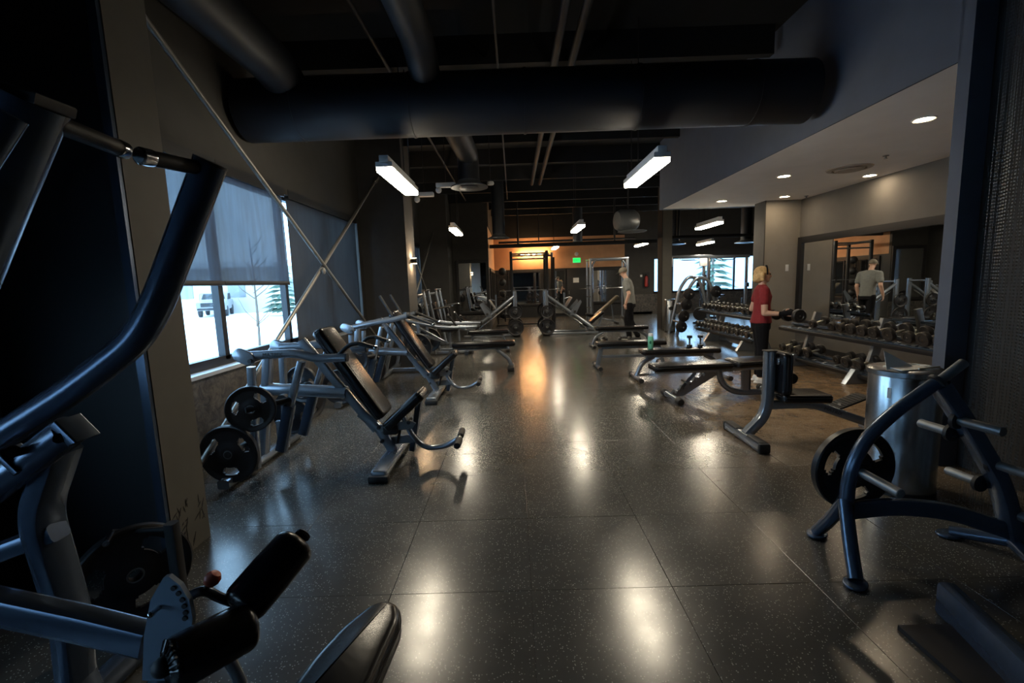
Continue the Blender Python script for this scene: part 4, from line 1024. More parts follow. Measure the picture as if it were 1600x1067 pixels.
flat_bench(1.80, 2.98, 10.2, 'farthest flat black bench, in front of the man in grey', 0)

# adjustable bench
t = thing('adjustable_bench', 'black adjustable bench with toothed silver ladder, lying flat', 'bench', (2.4, 5.5, 0), .04)
pad(t, (-.76, -.02, .425), (.20, 0, .43), .30, .075, 'back_pad'); pad(t, (.23, 0, .44), (.72, 0, .45), .36, .08, 'seat')
tube(t, 'pad_frame', [(-.70, 0, .365), (.25, 0, .36)], rect=(.06, .05)); tube(t, 'seat_frame', [(.20, 0, .37), (.66, 0, .37)], rect=(.06, .05))
lad = [(-.50, .0), (-.36, .0), (.12, .29), (.12, .36), (.04, .36)]
n_ = 6
for k in range(n_):
    x = .02 - k * .085; z = .345 - k * .052
    lad += [(x, z), (x - .03, z - .02), (x - .035, z - .055), (x - .055, z - .05), (x - .06, z - .005)]
lad += [(-.50, .03)]
MB().slab(lad, .05, 0, axes((1, 0, 0), (0, 0, 1), (0, 0, .055))).build('ladder_frame', SIL, t)
tube(t, 'support_strut', [(-.20, 0, .34), (-.40, 0, .12)], r=.022); MB().cyl((-.32, -.12, .22), (-.32, .12, .22), .012).build('strut_pin', RUB, t)
tube(t, 'main_tube', [(.08, 0, .36), (.12, 0, .2), (.28, 0, .07), (.80, 0, .06)], r=.038, bend=.16)
tube(t, 'seat_post', [(.42, 0, .36), (.42, 0, .08)], rect=(.09, .05)); MB().cyl((.48, 0, .1), (.48, 0, .36), .012).build('gas_strut', BLK, t)
tube(t, 'front_foot', [(-.50, -.28, .05), (-.50, .28, .05)], r=.036)
for q in (-.26, .2): MB().lathe([(.036, 0), (.044, .01), (.044, .1), (.038, .11)], (-.5, q - .04, .05), (-.5, 9, .05), 14).build('rubber_sleeve', RUB, t)
tube(t, 'rear_foot', [(.80, -.3, .045), (.80, .3, .045)], r=.036)
for q in (-.3, .3): MB().cyl((.8, q - .03, .045), (.8, q + .03, .045), .045).build('wheel', RUB, t)
text_mesh('brand_lettering', 'MATRIX', .045, .001, BLK, t, axes((1, 0, 0), (0, 0, 1), (.28, -.028, .33)))

# seated utility bench
t = thing('utility_bench', 'upright seated bench with short black back, seat and foot board', 'bench', (0, 4.02, 0))
tube(t, 'back_post', [(2.265, 0, .82), (2.265, 0, .36), (2.23, 0, .22), (2.08, 0, .06)], rect=(.085, .085), bend=.18)
MB().box((2.265, 0, .825), (.09, .09, .012), bev=.004).build('post_cap', RUB, t)
pad(t, (2.36, 0, .82), (2.36, 0, .44), .30, .085, 'back_pad'); MB().box((2.31, -.07, .74), (.03, .03, .06), bev=.005).build('bracket', CHR, t)
MB().lathe([(.03, 0), (.05, .01), (.05, .16), (.04, .18)], (2.50, .02, .555), (2.50, 1, .60), 18).build('roller', RUB, t); MB().cyl((2.30, .1, .56), (2.50, .1, .56), .014).build('roller_axle', GSIL, t)
pad(t, (2.33, 0, .415), (2.77, 0, .40), .30, .075, 'seat'); tube(t, 'beam', [(2.27, 0, .33), (2.66, 0, .33), (3.35, 0, .07)], rect=(.065, .075), bend=.1)
tube(t, 'front_foot', [(2.07, -.32, .045), (2.07, .32, .045)], rect=(.09, .075)); tube(t, 'rear_foot', [(3.35, -.28, .04), (3.35, .28, .04)], rect=(.08, .075))
for q in (-.20, .20): MB().box((2.07, q, .068), (.082, .22, .05), bev=.015).build('foot_tread', RUB, t)
for q in (-.32, .32): MB().box((2.07, q, .045), (.1, .045, .09), bev=.02).build('rubber_end', RUB, t)
ft = MB().slab([(-.17, -.09), (.17, -.09), (.17, .09), (-.17, .09)], .018, .004, axes((.93, 0, .35), (0, 1, 0), (3.06, .12, .30)), cr=.06).build('foot_board', RUB, t)
for k in range(9): MB().box(V((3.06, .12, .31)) + V((.93, 0, .35)) * ((k - 4) * .032), (.010, .15, .008)).build('tread_rib', RUB, ft)
MB().tube([(2.95, .0, .22), (3.0, .12, .27)], 0, rect=(.03, .05)).build('board_bracket', GSIL, t)
text_mesh('brand_lettering', 'MATRIX', .05, .001, BLK, t, axes((.69, 0, -.26), (.26, 0, .69), (2.84, -.036, .262)))

# bottle and two small dumbbells standing on the bench
t = thing('water_bottle', 'mint green water bottle standing on the flat bench', 'bottle', (2.02, 6.74, .458))
MB().lathe([(.034, 0), (.04, .008), (.04, .17), (.034, .19)], (0, 0, 0), (0, 0, 1), 20).build('body', MINT, t)
MB().lathe([(.030, .188), (.034, .19), (.034, .225), (.028, .23)], (0, 0, 0), (0, 0, 1), 20).build('cap', WHT, t)
MB().slab([(.018 * math.cos(a * PI / 8), .024 * math.sin(a * PI / 8)) for a in range(16)], .003, 0, axes((1, 0, 0), (0, 0, 1), (-.012, -.038, .10))).build('emblem', mat('dark_green', (.01, .12, .08), .5), t)
for x, lab in ((2.60, 'left of two small hexagonal dumbbells standing on end on bench'), (2.76, 'right of two small hexagonal dumbbells standing on end on bench')):
    t = thing('hex_dumbbell', lab, 'dumbbell', (x, 6.74, .459), .2, 'hex dumbbells on the bench')
    MB().cyl((0, 0, .03), (0, 0, .15), .013, n=12).build('handle', CHR, t)
    for z in (0, .14): MB().lathe([(.034, 0), (.044, .006), (.044, .034), (.036, .04)], (0, 0, z), (0, 0, 9), 6).build('head', IRON, t)

# ------------------------------------------------------------------ bins
def bin_(x, y, r, h, label, hole):
    t = thing('waste_bin', label, 'bin', (x, y, 0))
    MB().lathe([(r - .01, .03), (r, .035), (r, h - .02), (r - .008, h)], (0, 0, 0), (0, 0, 1), 48).build('drum', BST, t)
    MB().lathe([(r - .006, 0), (r + .004, .004), (r + .004, .03), (r - .005, .034)], (0, 0, 0), (0, 0, 1), 48).build('base_ring', RUB, t)
    MB().lathe([(r + .006, h - .035), (r + .01, h - .03), (r + .01, h), (r - .01, h + .012), (.01, h + .014)], (0, 0, 0), (0, 0, 1), 48).build('lid', BST, t)
    return t
b1 = bin_(2.63, 3.03, .20, .84, 'large brushed steel cylindrical bin behind the plate tree, paper on its lid', 0)
MB().slab([(-.010, -.035), (.010, -.035), (.010, .035), (-.010, .035)], .002, 0, axes((.46, -.89, 0), (0, 0, 1), (-.1785, -.0925, .70))).build('label_plate', WHT, b1, label='small pale label')
b2 = bin_(4.36, 12.75, .145, .9, 'slim brushed steel bin standing beside the far square column', 1)
MB().slab([(.07 * math.cos(a * PI / 8), .05 * math.sin(a * PI / 8)) for a in range(16)], .006, 0, axes((1, 0, 0), (0, 0, 1), (-.02, -.147, .66))).build('opening', BLK, b2)
o = MB().slab([(-.12, -.06), (.10, -.09), (.14, .02), (-.05, .10)], .004, 0, Matrix.Translation((2.57, 2.97, .86)) @ Matrix.Rotation(.3, 4, 'Z')).slab([(-.10, -.06), (.12, -.03), (-.06, .09)], .002, 0, axes((.95, .1, -.05), (.15, .5, .75), (2.55, 3.01, .885))).build('paper_sheet', PAPER)
tag(o, 'folded white paper lying on the large steel bin', 'paper')
o = MB().cyl((2.64, 2.91, .862), (2.78, 2.95, .862), .006, n=8).cyl((2.60, 2.90, .862), (2.64, 2.91, .862), .0065, n=8).build('pen', HAND); tag(o, 'pen lying on the steel bin lid beside the paper', 'pen')

# ------------------------------------------------------------------ plate tree, near right
t = thing('plate_tree', 'dark blue-grey arched weight plate tree at the near right', 'weight tree')
Y = 2.24
L0 = at(1322, 800, Y)
def q(u, v, Yd=Y): return at(u, v, Yd)
MB().tube([q(1322, 805), q(1325, 745), q(1348, 690), q(1395, 645), q(1463, 598)], .034, 18, .22, r1=.031).build('left_leg', DSIL, t)
for p, e in ((q(1320, 790), V((1.60, 2.03, .02))), (q(1320, 790), V((1.70, 2.46, .02)))):
    MB().tube([p + V((0, 0, .03)), p.lerp(e, .45) + V((0, 0, -.0)), e + V((0, 0, .01))], .033, 16, .1).build('foot_tube', DSIL, t)
    MB().slab([(.065 * math.cos(a * PI / 8), .05 * math.sin(a * PI / 8)) for a in range(16)], .018, .006, Matrix.Translation(e + V((0, 0, -.008))) @ Matrix.Rotation(.6, 4, 'Z')).build('foot_pad', DSIL, t)
MB().tube([q(1466, 600), q(1498, 646), q(1532, 700), q(1566, 760), q(1584, 850)], 0, rect=(.07, .09), bend=.12, up=(0, 1, 0)).build('right_leg', DSIL, t)
for e in (V((2.42, 2.42, .02)), V((2.50, 2.02, .02))):
    p = q(1582, 845); MB().tube([p, e + V((0, 0, .01))], .035, 16, r1=.03).build('foot_tube', DSIL, t)
    MB().slab([(.07 * math.cos(a * PI / 8), .05 * math.sin(a * PI / 8)) for a in range(16)], .018, .006, Matrix.Translation(e + V((0, 0, -.008)))).build('foot_pad', DSIL, t)
MB().tube([q(1326, 798), q(1395, 790), q(1480, 797), q(1578, 830)], 0, rect=(.045, .085), bend=.3, up=(0, 0, 1)).build('cross_beam', DSIL, t)
def peg(p, d, L=.2):
    d = V(d).normalized(); o = MB().lathe([(.03, 0), (.046, .004), (.046, .022), (.03, .026)], p, p + d, 20).build('collar', RUB, t)
    MB().lathe([(.0235, .0), (.0235, L - .004), (.02, L)], p, p + d, 18).build('peg', CHR if False else GSIL, t); return o
peg(q(1462, 600), (.75, -.02, .62), .17)
peg(q(1340, 735), (.10, -1, -.06), .24)
peg(at(1333, 732, 2.36) - V((0, .10, 0)), (0, 1, 0), .2)
peg(q(1490, 655), (.25, -1, -.02), .2); peg(q(1545, 722), (.22, -1, -.02), .2); peg(q(1578, 800), (.22, -1, -.02), .2)
peg(q(1500, 680) + V((0, .03, 0)), (-.1, 1, 0), .18); peg(q(1545, 760) + V((0, .03, 0)), (-.1, 1, 0), .18)
plate(at(1333, 732, 2.36), 'big black weight plate with oval grip holes on the plate tree', 'big', .06, .35)
o = plate((2.47, 1.88, .62), 'black weight plate at the right picture edge on the plate tree', 'big', .2, .2)

# machine at the bottom right corner
t = thing('corner_machine', 'dark machine base rail with shiny tube in the bottom right corner', 'exercise machine')
MB().tube([(1.84, 1.83, .075), (1.66, 1.05, .075)], 0, rect=(.07, .15)).build('base_rail', DSIL, t)
MB().box((1.72, 1.3, .012), (.3, .9, .02)).build('base_plate', BLK, t)
MB().tube([(1.77, 1.5, .1), (2.1, 1.42, .1), (2.1, 1.42, .45)], .04, 16, .1).build('side_tube', DSIL, t)
MB().cyl((1.86, 1.40, .02), (1.86, 1.36, .22), .03, n=18).build('stub_tube', DSIL, t); MB().lathe([(.031, 0), (.036, .004), (.036, .02), (.02, .024)], (1.86, 1.36, .22), (1.86, 1.35, 1), 18).build('tube_collar', CHR, t)
MB().tube([(2.1, 1.42, .3), (2.08, 1.45, .60), (2.5, 1.3, .85)], .035, 16, .1).build('upright_tube', SIL, t)

# ------------------------------------------------------------------ near left lever machine
t = thing('lever_machine', 'tall lever machine at near left with two thick tubes and inward facing handles', 'exercise machine')
ar = MB().tube([at(-60, 722, 1.18), at(120, 605, 1.16), at(215, 530, 1.15), at(248, 470, 1.15), at(328, 256, 1.15)], .037, 24, .09).build('right_arm', DSIL, t)
d = (at(328, 252, 1.15) - at(300, 330, 1.15)).normalized(); p = at(328, 256, 1.15)
MB().cyl(p, p + d * .006, .0375, n=24).build('end_plug', RUB, ar)
grip(t, at(312, 263, 1.13), at(216, 243, .98), .0165)
al = MB().tube([at(-120, 560, .80), at(-30, 330, .80), at(42, 152, .80)], .055, 24, .05).build('left_arm', DSIL, t)
p, d = at(42, 152, .80), (at(42, 152, .8) - at(-30, 330, .8)).normalized()
MB().slab([(-.05, -.035), (.05, -.035), (.05, .035), (-.05, .035)], .02, .004, axes((1, 0, -.35), (0, 1, 0), p)).build('end_plug', RUB, al)
grip(t, at(85, 192, .82), at(194, 235, 1.02), .0165)
MB().tube([at(-60, 300, .70), at(18, 180, .72)], .02, 14).build('linkage_rod', DSIL, t)
# clamp block and frame below
MB().tube([at(-60, 800, 1.12), at(110, 672, 1.10)], .040, 18).build('clamp_sleeve', DSIL, t)
MB().slab([(-.035, -.012), (.03, -.012), (.035, .012), (-.035, .012)], .07, .004, axes((.62, 0, -.78), (.78, 0, .62), at(118, 672, 1.10))).build('clamp_plate', DSIL, t)
MB().slab([(-.03, -.008), (.04, -.008), (.04, .008), (-.03, .008)], .06, .003, axes((.62, 0, -.78), (.78, 0, .62), at(25, 715, 1.09))).build('clamp_plate', DSIL, t)
MB().cyl(at(92, 685, 1.06), at(92, 685, 1.12), .012, n=12).cyl(at(20, 705, 1.04), at(20, 705, 1.12), .014, n=12).build('clamp_bolt', RUB, t)
MB().tube([at(95, 700, 1.16), at(62, 800, 1.16), at(80, 860, 1.18), at(110, 960, 1.2), at(120, 1065, 1.24)], 0, rect=(.055, .09), bend=.06, up=(0, 1, 0)).build('upright', DSIL, t)
MB().tube([at(-60, 885, 1.14), at(92, 828, 1.17)], 0, rect=(.05, .06), up=(0, 1, 0)).build('cross_tube', DSIL, t)
tp = at(120, 1060, 1.24)
MB().tube([tp, (tp.x + .02, tp.y + .03, .06)], 0, rect=(.06, .09)).build('lower_upright', DSIL, t)
MB().tube([(-1.75, 1.30, .05), (-.75, 1.30, .05)], 0, rect=(.07, .09)).build('base_rail', DSIL, t)
MB().tube([(-1.6, .9, .05), (-1.6, 1.9, .05)], 0, rect=(.07, .09)).build('base_rail', DSIL, t)
MB().cyl(at(165, 850, 1.78), at(176, 832, 1.92), .012).build('plate_horn_tip', CHR, t)
MB().cyl((-1.62, 1.98, .42), at(176, 832, 1.92), .014).tube([(-1.62, 1.98, .0), (-1.62, 1.98, .45)], 0, rect=(.05, .05)).build('horn_post', BLK, t)
plate((-1.78, 1.93, .235), 'dark weight plate in the shade behind the near left lever machine', 'big', .9, .2)

# leg extension / sit up bench at the bottom left
t = thing('ab_bench', 'blue-grey decline bench at the bottom left with sector plate and padded rollers', 'bench')
MB().tube([at(-80, 930, 1.02), at(130, 975, 1.02), at(232, 1000, 1.02)], 0, rect=(.055, .075), up=(0, 0, 1)).build('main_beam', DSIL, t)
cp = at(255, 985, 1.0)
sp = lambda u, v: ((at(u, v, 1.0) - cp).x, (at(u, v, 1.0) - cp).z)
outl = [sp(*a) for a in ((228, 990), (238, 935), (258, 900), (266, 898), (284, 912), (298, 935), (304, 965), (300, 990), (275, 1012), (262, 1060), (225, 1060))]
MB().slab(outl, .012, 0, axes((1, 0, 0), (0, 0, 1), cp)).build('sector_plate', mat('sector_paint', (.13, .17, .23), .4, .3), t, flat=True)
for u, v in ((273, 920), (281, 928), (287, 938), (290, 948), (292, 958), (291, 967)):
    p = at(u - 3, v, .990); MB().cyl(p, p + V((0, .008, 0)), .0060, n=14).build('adjust_hole', BLK, t)
p = at(247, 950, .99); MB().cyl(p + V((0, .01, 0)), p + V((.002, -.022, 0)), .006, n=10).ball(p + V((0, -.022, 0)), .007).build('bolt', CHR, t)
MB().tube([at(275, 1010, 1.03), at(240, 1090, 1.03), V((at(240, 1090, 1.03).x, 1.05, .02))], 0, rect=(.05, .06), up=(0, 1, 0)).build('front_post', DSIL, t)
MB().tube([(-.98, 1.05, .04), (-.55, 1.05, .04)], 0, rect=(.07, .06)).build('base_foot', DSIL, t)
MB().tube([at(290, 935, 1.04), at(318, 920, 1.05), at(350, 937, 1.08), at(380, 945, 1.1)], .012, 12, .03).build('lever_rod', DSIL, t)
p = at(333, 906, 1.06); MB().cyl(at(318, 922, 1.05), p, .006, n=10).build('knob_stem', BLK, t)
MB().lathe([(.004, -.002), (.014, .002), (.0185, .012), (.0185, .022), (.012, .032), (.002, .035)], at(326, 913, 1.055), p + V((.004, 0, .01)), 20).build('knob', KNOB, t)
def roller(a, b, r, nm='roller_pad'):
    a, b = V(a), V(b); L = (b - a).length
    prof = [(r * .35, 0)] + [(r * (.45 + .55 * math.sin(PI / 2 * k / 6)), L * .13 * (1 - math.cos(PI / 2 * k / 6))) for k in range(7)]
    prof += [(r * 1.02, L * .5)] + [(r * (.45 + .55 * math.cos(PI / 2 * k / 6)), L - L * .13 * (1 - math.sin(PI / 2 * k / 6))) for k in range(7)] + [(r * .35, L)]
    return MB().lathe(prof, a, b, 32).build(nm, VIN, t)
r1 = roller(at(372, 955, 1.06), at(468, 843, 1.22), .058)
MB().lathe([(.014, 0), (.022, .004), (.022, .012), (.012, .018)], at(470, 840, 1.22), at(478, 829, 1.24), 16).build('end_cap', BLK, r1)
r2 = roller(at(258, 1045, .90), at(396, 972, 1.05), .058)
a = at(258, 1040, .90); b_ = at(398, 962, 1.05)
dd = (b_ - a).normalized()
MB().ball(a - dd * .004, .022).build('end_knob', BLK, r2)
S_, U_ = frame_for(dd)
for k in range(22):
    an = 2 * PI * k / 22
    e = S_ * math.cos(an) + U_ * math.sin(an); e2 = S_ * math.cos(an + .12) + U_ * math.sin(an + .12)
    MB().tube([a + e * .030 + dd * .001, a + e2 * .050 + dd * .012], .0022, 5, r1=.003).build('pleat', VIN, r2)
MB().tube([at(378, 948, 1.06), at(398, 962, 1.05)], .015, 12).build('roller_axle', DSIL, t)
MB().tube([at(335, 990, 1.1), at(378, 1066, 1.1), V((at(378, 1066, 1.1).x + .03, 1.12, .03))], .016, 12, .05).build('brace_tube', SIL, t)
# long seat pad
cz = .50
so = [(-.585, .99), (-.567, 1.09), (-.53, 1.20), (-.475, 1.29), (-.43, 1.31), (-.385, 1.29), (-.36, 1.22), (-.37, 1.10), (-.385, .88), (-.585, .86)]
o = MB().slab([(x + .47, y - 1.1) for x, y in so], .08, .028, Matrix.Translation((-.47, 1.1, cz)), k=4, cr=.03).build('seat_pad', VIN, t)
MB().slab([((x + .47) * 1.012, (y - 1.1) * 1.012) for x, y in so], .004, .001, Matrix.Translation((-.47, 1.1, cz + .012)), k=1, cr=.03).build('piping', RUB, o)
MB().tube([(-.47, 1.18, .45), (-.52, 1.1, .04)], 0, rect=(.05, .05)).tube([(-.47, 1.18, .44), (-.47, .9, .44)], 0, rect=(.05, .04)).build('seat_post', DSIL, t)

# ------------------------------------------------------------------ people
def caps(b, p, q_, r0, r1, n=12):
    p, q_ = V(p), V(q_); b.tube([p, q_], r0, n, r1=r1); b.ball(p, r0, n, 8); b.ball(q_, r1, n, 8); return b
def loft(b, rings, n=20):
    vs_ = []
    for (cx, cy, cz_), rx, ry in rings:
        for k in range(n): a = 2 * PI * k / n; vs_.append((cx + rx * math.cos(a), cy + ry * math.sin(a), cz_))
    m = len(rings)
    b.add(vs_, [(i * n + j, i * n + (j + 1) % n, (i + 1) * n + (j + 1) % n, (i + 1) * n + j) for i in range(m - 1) for j in range(n)] + [tuple(range(n))[::-1], tuple((m - 1) * n + j for j in range(n))])
    return b
def fuse(b, name, m, parent, vox=.009, sm=4, label=None):
    o = b.build(name, m, parent, label=label)
    r = o.modifiers.new('fuse', 'REMESH'); r.mode = 'VOXEL'; r.voxel_size = vox; r.use_smooth_shade = True
    s_ = o.modifiers.new('smooth', 'SMOOTH'); s_.factor = .5; s_.iterations = sm
    return o
def hand(b, w_, d, side, curl=.5, s=1.0):
    """palm and five fingers from wrist w_ in direction d; side = thumb direction"""
    w_, d, side = V(w_), V(d).normalized(), V(side).normalized(); nrm = d.cross(side).normalized()
    for k in (-.5, 0, .5): caps(b, w_ + side * (k * .02), w_ + d * .08 * s + side * (k * .05), .015, .013, 8)
    for k, L in enumerate((.068, .078, .072, .058)):
        r = w_ + d * .085 * s + side * (.03 - .02 * k)
        d1 = (d + nrm * curl * .8).normalized(); d2 = (d * .3 + nrm * (curl * 1.6)).normalized() if curl > .3 else (d + nrm * curl).normalized()
        p1 = r + d1 * L * .5 * s; caps(b, r, p1, .009, .0082, 8); caps(b, p1, p1 + d2 * L * .5 * s, .008, .007, 8)
    r = w_ + d * .025 + side * .03; p1 = r + (d * .6 + side * .8).normalized() * .035; caps(b, r, p1, .011, .0095, 8); caps(b, p1, p1 + (d * .9 + side * .2 + nrm * curl).normalized() * .03, .009, .008, 8)
def head(b, c, s=1.0, pitch=0):
    """head with face towards +x; c = centre of the skull"""
    R = Matrix.Rotation(pitch, 3, 'Y'); c = V(c)
    def P(x, y, z): return c + R @ V((x * s, y * s, z * s))
    for p, r in (((-.012, 0, .02), (.092, .074, .088)), ((.012, 0, -.045), (.07, .058, .075)), ((.045, 0, -.085), (.032, .035, .028))):
        q_ = MB(); q_.ball((0, 0, 0), [x * s for x in r], 20, 14); b.add([P(p[0], p[1], p[2]) + R @ V(v) for v in q_.v], q_.f)
    caps(b, P(.078, 0, .005), P(.100, 0, -.032), .009 * s, .014 * s, 8)                      # nose
    for sg in (1, -1):
        caps(b, P(.07, sg * .05, .018), P(.083, sg * .018, .024), .010 * s, .009 * s, 8)  # brow
        caps(b, P(-.005, sg * .074, .012), P(.0, sg * .074, -.03), .013 * s, .009 * s, 8) # ear
    caps(b, P(.074, -.018, -.058), P(.074, .018, -.058), .010 * s, .010 * s, 8)                # lips
    return P, R
def eyes(parent, P, s=1.0):
    for sg in (1, -1): MB().ball(P(.078, sg * .030, .006), .0085 * s, 10, 6).build('eye', BLK, parent)
    MB().tube([P(.0845, -.02, -.058), P(.086, 0, -.059), P(.0845, .02, -.058)], .0025, 6).build('mouth', mat('lip', (.25, .08, .07), .5), parent)

# woman, local +x is forward
W = thing('person', 'woman with short blond hair in red t-shirt and black leggings lifting a dumbbell', 'person', (3.42, 6.30, 0), -.3)
k = .965
b = MB()
hc = (.01, 0, 1.50)
loft(b, [((0, 0, .78), .08, .12), ((0, 0, .90), .085, .13), ((.0, 0, 1.0), .085, .13), ((.0, 0, 1.15), .09, .135), ((-.01, 0, 1.28), .085, .16), ((-.01, 0, 1.345), .05, .11)])
caps(b, (-.01, 0, 1.32), (.0, 0, 1.44), .052, .048)
P_, R_ = head(b, hc, .92)
for sg in (1, -1):
    caps(b, (-.01, sg * .145, 1.30), (-.01, sg * .18, 1.28), .055, .052)
    caps(b, (-.01, sg * .08, .78), (.01, sg * .085, .48), .075, .055); caps(b, (.01, sg * .085, .48), (-.01, sg * .085, .10), .055, .038); caps(b, (-.02, sg * .085, .06), (.12, sg * .095, .03), .035, .028)
RE, RW = V((-.01, -.215, .985)), V((.20, -.25, .98))
caps(b, (-.01, -.18, 1.28), RE, .048, .04); caps(b, RE, RW, .040, .027)
LE, LW = V((-.08, .23, 1.02)), V((.12, .27, .95))
caps(b, (-.01, .18, 1.28), LE, .048, .04); caps(b, LE, LW, .040, .027)
hand(b, RW, (1, -.05, -.02), (0, .1, 1), .75); hand(b, LW, (1, -.1, -.1), (0, -.1, 1), .75)
body = fuse(b, 'body', SKIN, W, .0075, 3); eyes(W, P_, .92)
b = MB()
loft(b, [((-.01, 0, .84), .138, .172), ((-.005, 0, .92), .122, .160), ((0, 0, 1.0), .108, .146), ((0, 0, 1.10), .103, .145), ((.005, 0, 1.20), .112, .155), ((-.01, 0, 1.30), .095, .165), ((-.01, 0, 1.365), .052, .085)])
caps(b, (.055, -.06, 1.20), (.055, .06, 1.20), .055, .055)
for sg, e in ((-1, RE), (1, LE)):
    a = V((-.01, sg * .175, 1.285)); caps(b, (-.01, sg * .1, 1.31), a, .062, .062); e_ = a.lerp(V(e), .48); caps(b, a, e_, .064, .062)
fuse(b, 't_shirt', RED, W, .009, 4)
b = MB()
loft(b, [((-.005, 0, .76), .12, .165), ((-.01, 0, .84), .125, .17), ((0, 0, .93), .108, .152), ((0, 0, .96), .10, .145)])
for sg in (1, -1): caps(b, (-.01, sg * .085, .80), (.01, sg * .085, .48), .098, .066); caps(b, (.01, sg * .085, .48), (-.01, sg * .085, .12), .066, .047)
fuse(b, 'leggings', BLKF, W, .01, 3)
for sg in (1, -1):
    b = MB(); caps(b, (-.03, sg * .09, .05), (.12, sg * .10, .038), .045, .036); b.box((.045, sg * .095, .015), (.27, .08, .03), bev=.012)
    fuse(b, 'shoe', WHT if sg < 0 else WHT, W, .008, 2, 'white training shoe')
b = MB()
b.ball((-.02, 0, 1.535), (.10, .086, .085)); b.ball((-.055, 0, 1.47), (.072, .088, .085)); b.ball((-.085, 0, 1.435), (.045, .07, .04)); caps(b, (-.02, -.078, 1.50), (-.02, -.08, 1.43), .03, .022); caps(b, (-.02, .078, 1.50), (-.02, .08, 1.43), .03, .022)
fuse(b, 'hair', BLOND, W, .008, 3)
MB().tube([(.035 + .0 * i, .09 * math.cos(PI * i / 12), 1.50 + .122 * math.sin(PI * i / 12)) for i in range(13)], .010, 8).build('headband', BLKF, W)
b = MB(); caps(b, RW + V((-.03, 0, 0)), RW + V((.03, 0, 0)), .033, .034); caps(b, RW + V((.03, 0, .012)), RW + V((.09, -.005, .01)), .033, .036)
fuse(b, 'glove', BLKF, W, .007, 2, 'black training glove')
# her dumbbell
Mw = Matrix.Translation((3.42, 6.30, 0)) @ Matrix.Rotation(-.3, 4, 'Z')
hp = Mw @ (RW + V((.115, -.02, -.02)))
dumbbell('xl', hp, 'round black dumbbell held in the gloved hand of the woman', 'held dumbbell', (0, 0, -.3 + PI / 2 + .35))
dumbbell('m', Mw @ (LW + V((.10, 0, -.02))), 'round black dumbbell held in the hidden left hand of the woman', 'held dumbbell', (0, 0, -.3 + PI / 2))

# man, walking left, looking down
N_ = thing('person', 'man in grey t-shirt, cap and black trousers walking with his head down', 'person', (2.83, 11.2, 0), PI - .45)
b = MB(); s = 1.0
loft(b, [((-.02, 0, .84), .09, .14), ((-.02, 0, .95), .10, .15), ((.0, 0, 1.1), .10, .14), ((.03, 0, 1.3), .11, .16), ((.05, 0, 1.45), .09, .18), ((.07, 0, 1.52), .05, .1)])
caps(b, (.07, 0, 1.49), (.12, 0, 1.60), .058, .054)
P_, R_ = head(b, (.155, 0, 1.68), 1.0, .45)
caps(b, (-.01, -.085, .86), (.08, -.09, .50), .08, .06); caps(b, (.08, -.09, .50), (.02, -.09, .10), .06, .042); caps(b, (.01, -.09, .06), (.17, -.09, .035), .04, .032)
caps(b, (-.02, .085, .86), (-.04, .09, .50), .08, .06); caps(b, (-.04, .09, .50), (-.22, .09, .12), .06, .042); caps(b, (-.24, .09, .07), (-.09, .09, .035), .04, .032)
RE, RW = V((-.0, -.25, 1.14)), V((.07, -.24, .90)); caps(b, (.05, -.2, 1.43), RE, .055, .044); caps(b, RE, RW, .044, .03)
LE, LW = V((-.05, .29, 1.15)), V((.02, .32, .92)); caps(b, (.05, .2, 1.43), LE, .055, .044); caps(b, LE, LW, .044, .03)
hand(b, RW, (.15, 0, -1), (1, .3, .1), .4); hand(b, LW, (.1, .05, -1), (1, -.3, .1), .4)
fuse(b, 'body', SKIN, N_, .009, 3); eyes(N_, P_)
b = MB()
loft(b, [((-.02, 0, .90), .135, .18), ((-.01, 0, 1.0), .13, .17), ((.01, 0, 1.15), .128, .168), ((.03, 0, 1.30), .135, .185), ((.05, 0, 1.44), .11, .20), ((.065, 0, 1.53), .055, .10)])
for sg, e in ((-1, RE), (1, LE)):
    a = V((.05, sg * .205, 1.43)); caps(b, (.05, sg * .12, 1.45), a, .072, .072); caps(b, a, a.lerp(V(e), .62), .073, .072)
fuse(b, 't_shirt', GREY, N_, .01, 4)
b = MB(); loft(b, [((-.03, 0, .82), .125, .175), ((-.02, 0, .92), .12, .17), ((-.02, 0, .98), .115, .16)])
caps(b, (-.02, -.09, .88), (.08, -.09, .50), .105, .08); caps(b, (.08, -.09, .50), (.02, -.09, .10), .08, .066)
caps(b, (-.02, .09, .88), (-.04, .09, .50), .105, .08); caps(b, (-.04, .09, .50), (-.22, .09, .14), .08, .066)
fuse(b, 'trousers', BLKF, N_, .01, 3)
for x, y in ((.02, -.09), (-.24, .09)):
    b = MB(); caps(b, (x - .02, y, .055), (x + .15, y, .04), .05, .04); b.box((x + .06, y, .016), (.29, .09, .032), bev=.012); fuse(b, 'shoe', BLK, N_, .009, 2)
q_ = MB(); q_.ball((0, 0, .015), (.108, .088, .096), 24, 16); cb = MB(); Rm = Matrix.Rotation(.45, 3, 'Y')
cc = V((.155, 0, 1.68)); cb.add([cc + Rm @ V((v[0] - .006, v[1], max(v[2], .0 - max(0, -v[0]) * .5))) for v in q_.v], q_.f)
cb.build('cap', mat('cap_fabric', (.14, .12, .09), .85), N_)
cbrim = MB().slab([(0, -.07), (.06, -.066), (.105, -.04), (.118, 0), (.105, .04), (.06, .066), (0, .07)], .006, .002, Matrix.Translation(cc) @ Rm.to_4x4() @ Matrix.Translation((.065, 0, .035)) @ Matrix.Rotation(.08, 4, 'Y')).build('cap_brim', bpy.data.materials['cap_fabric'], N_)

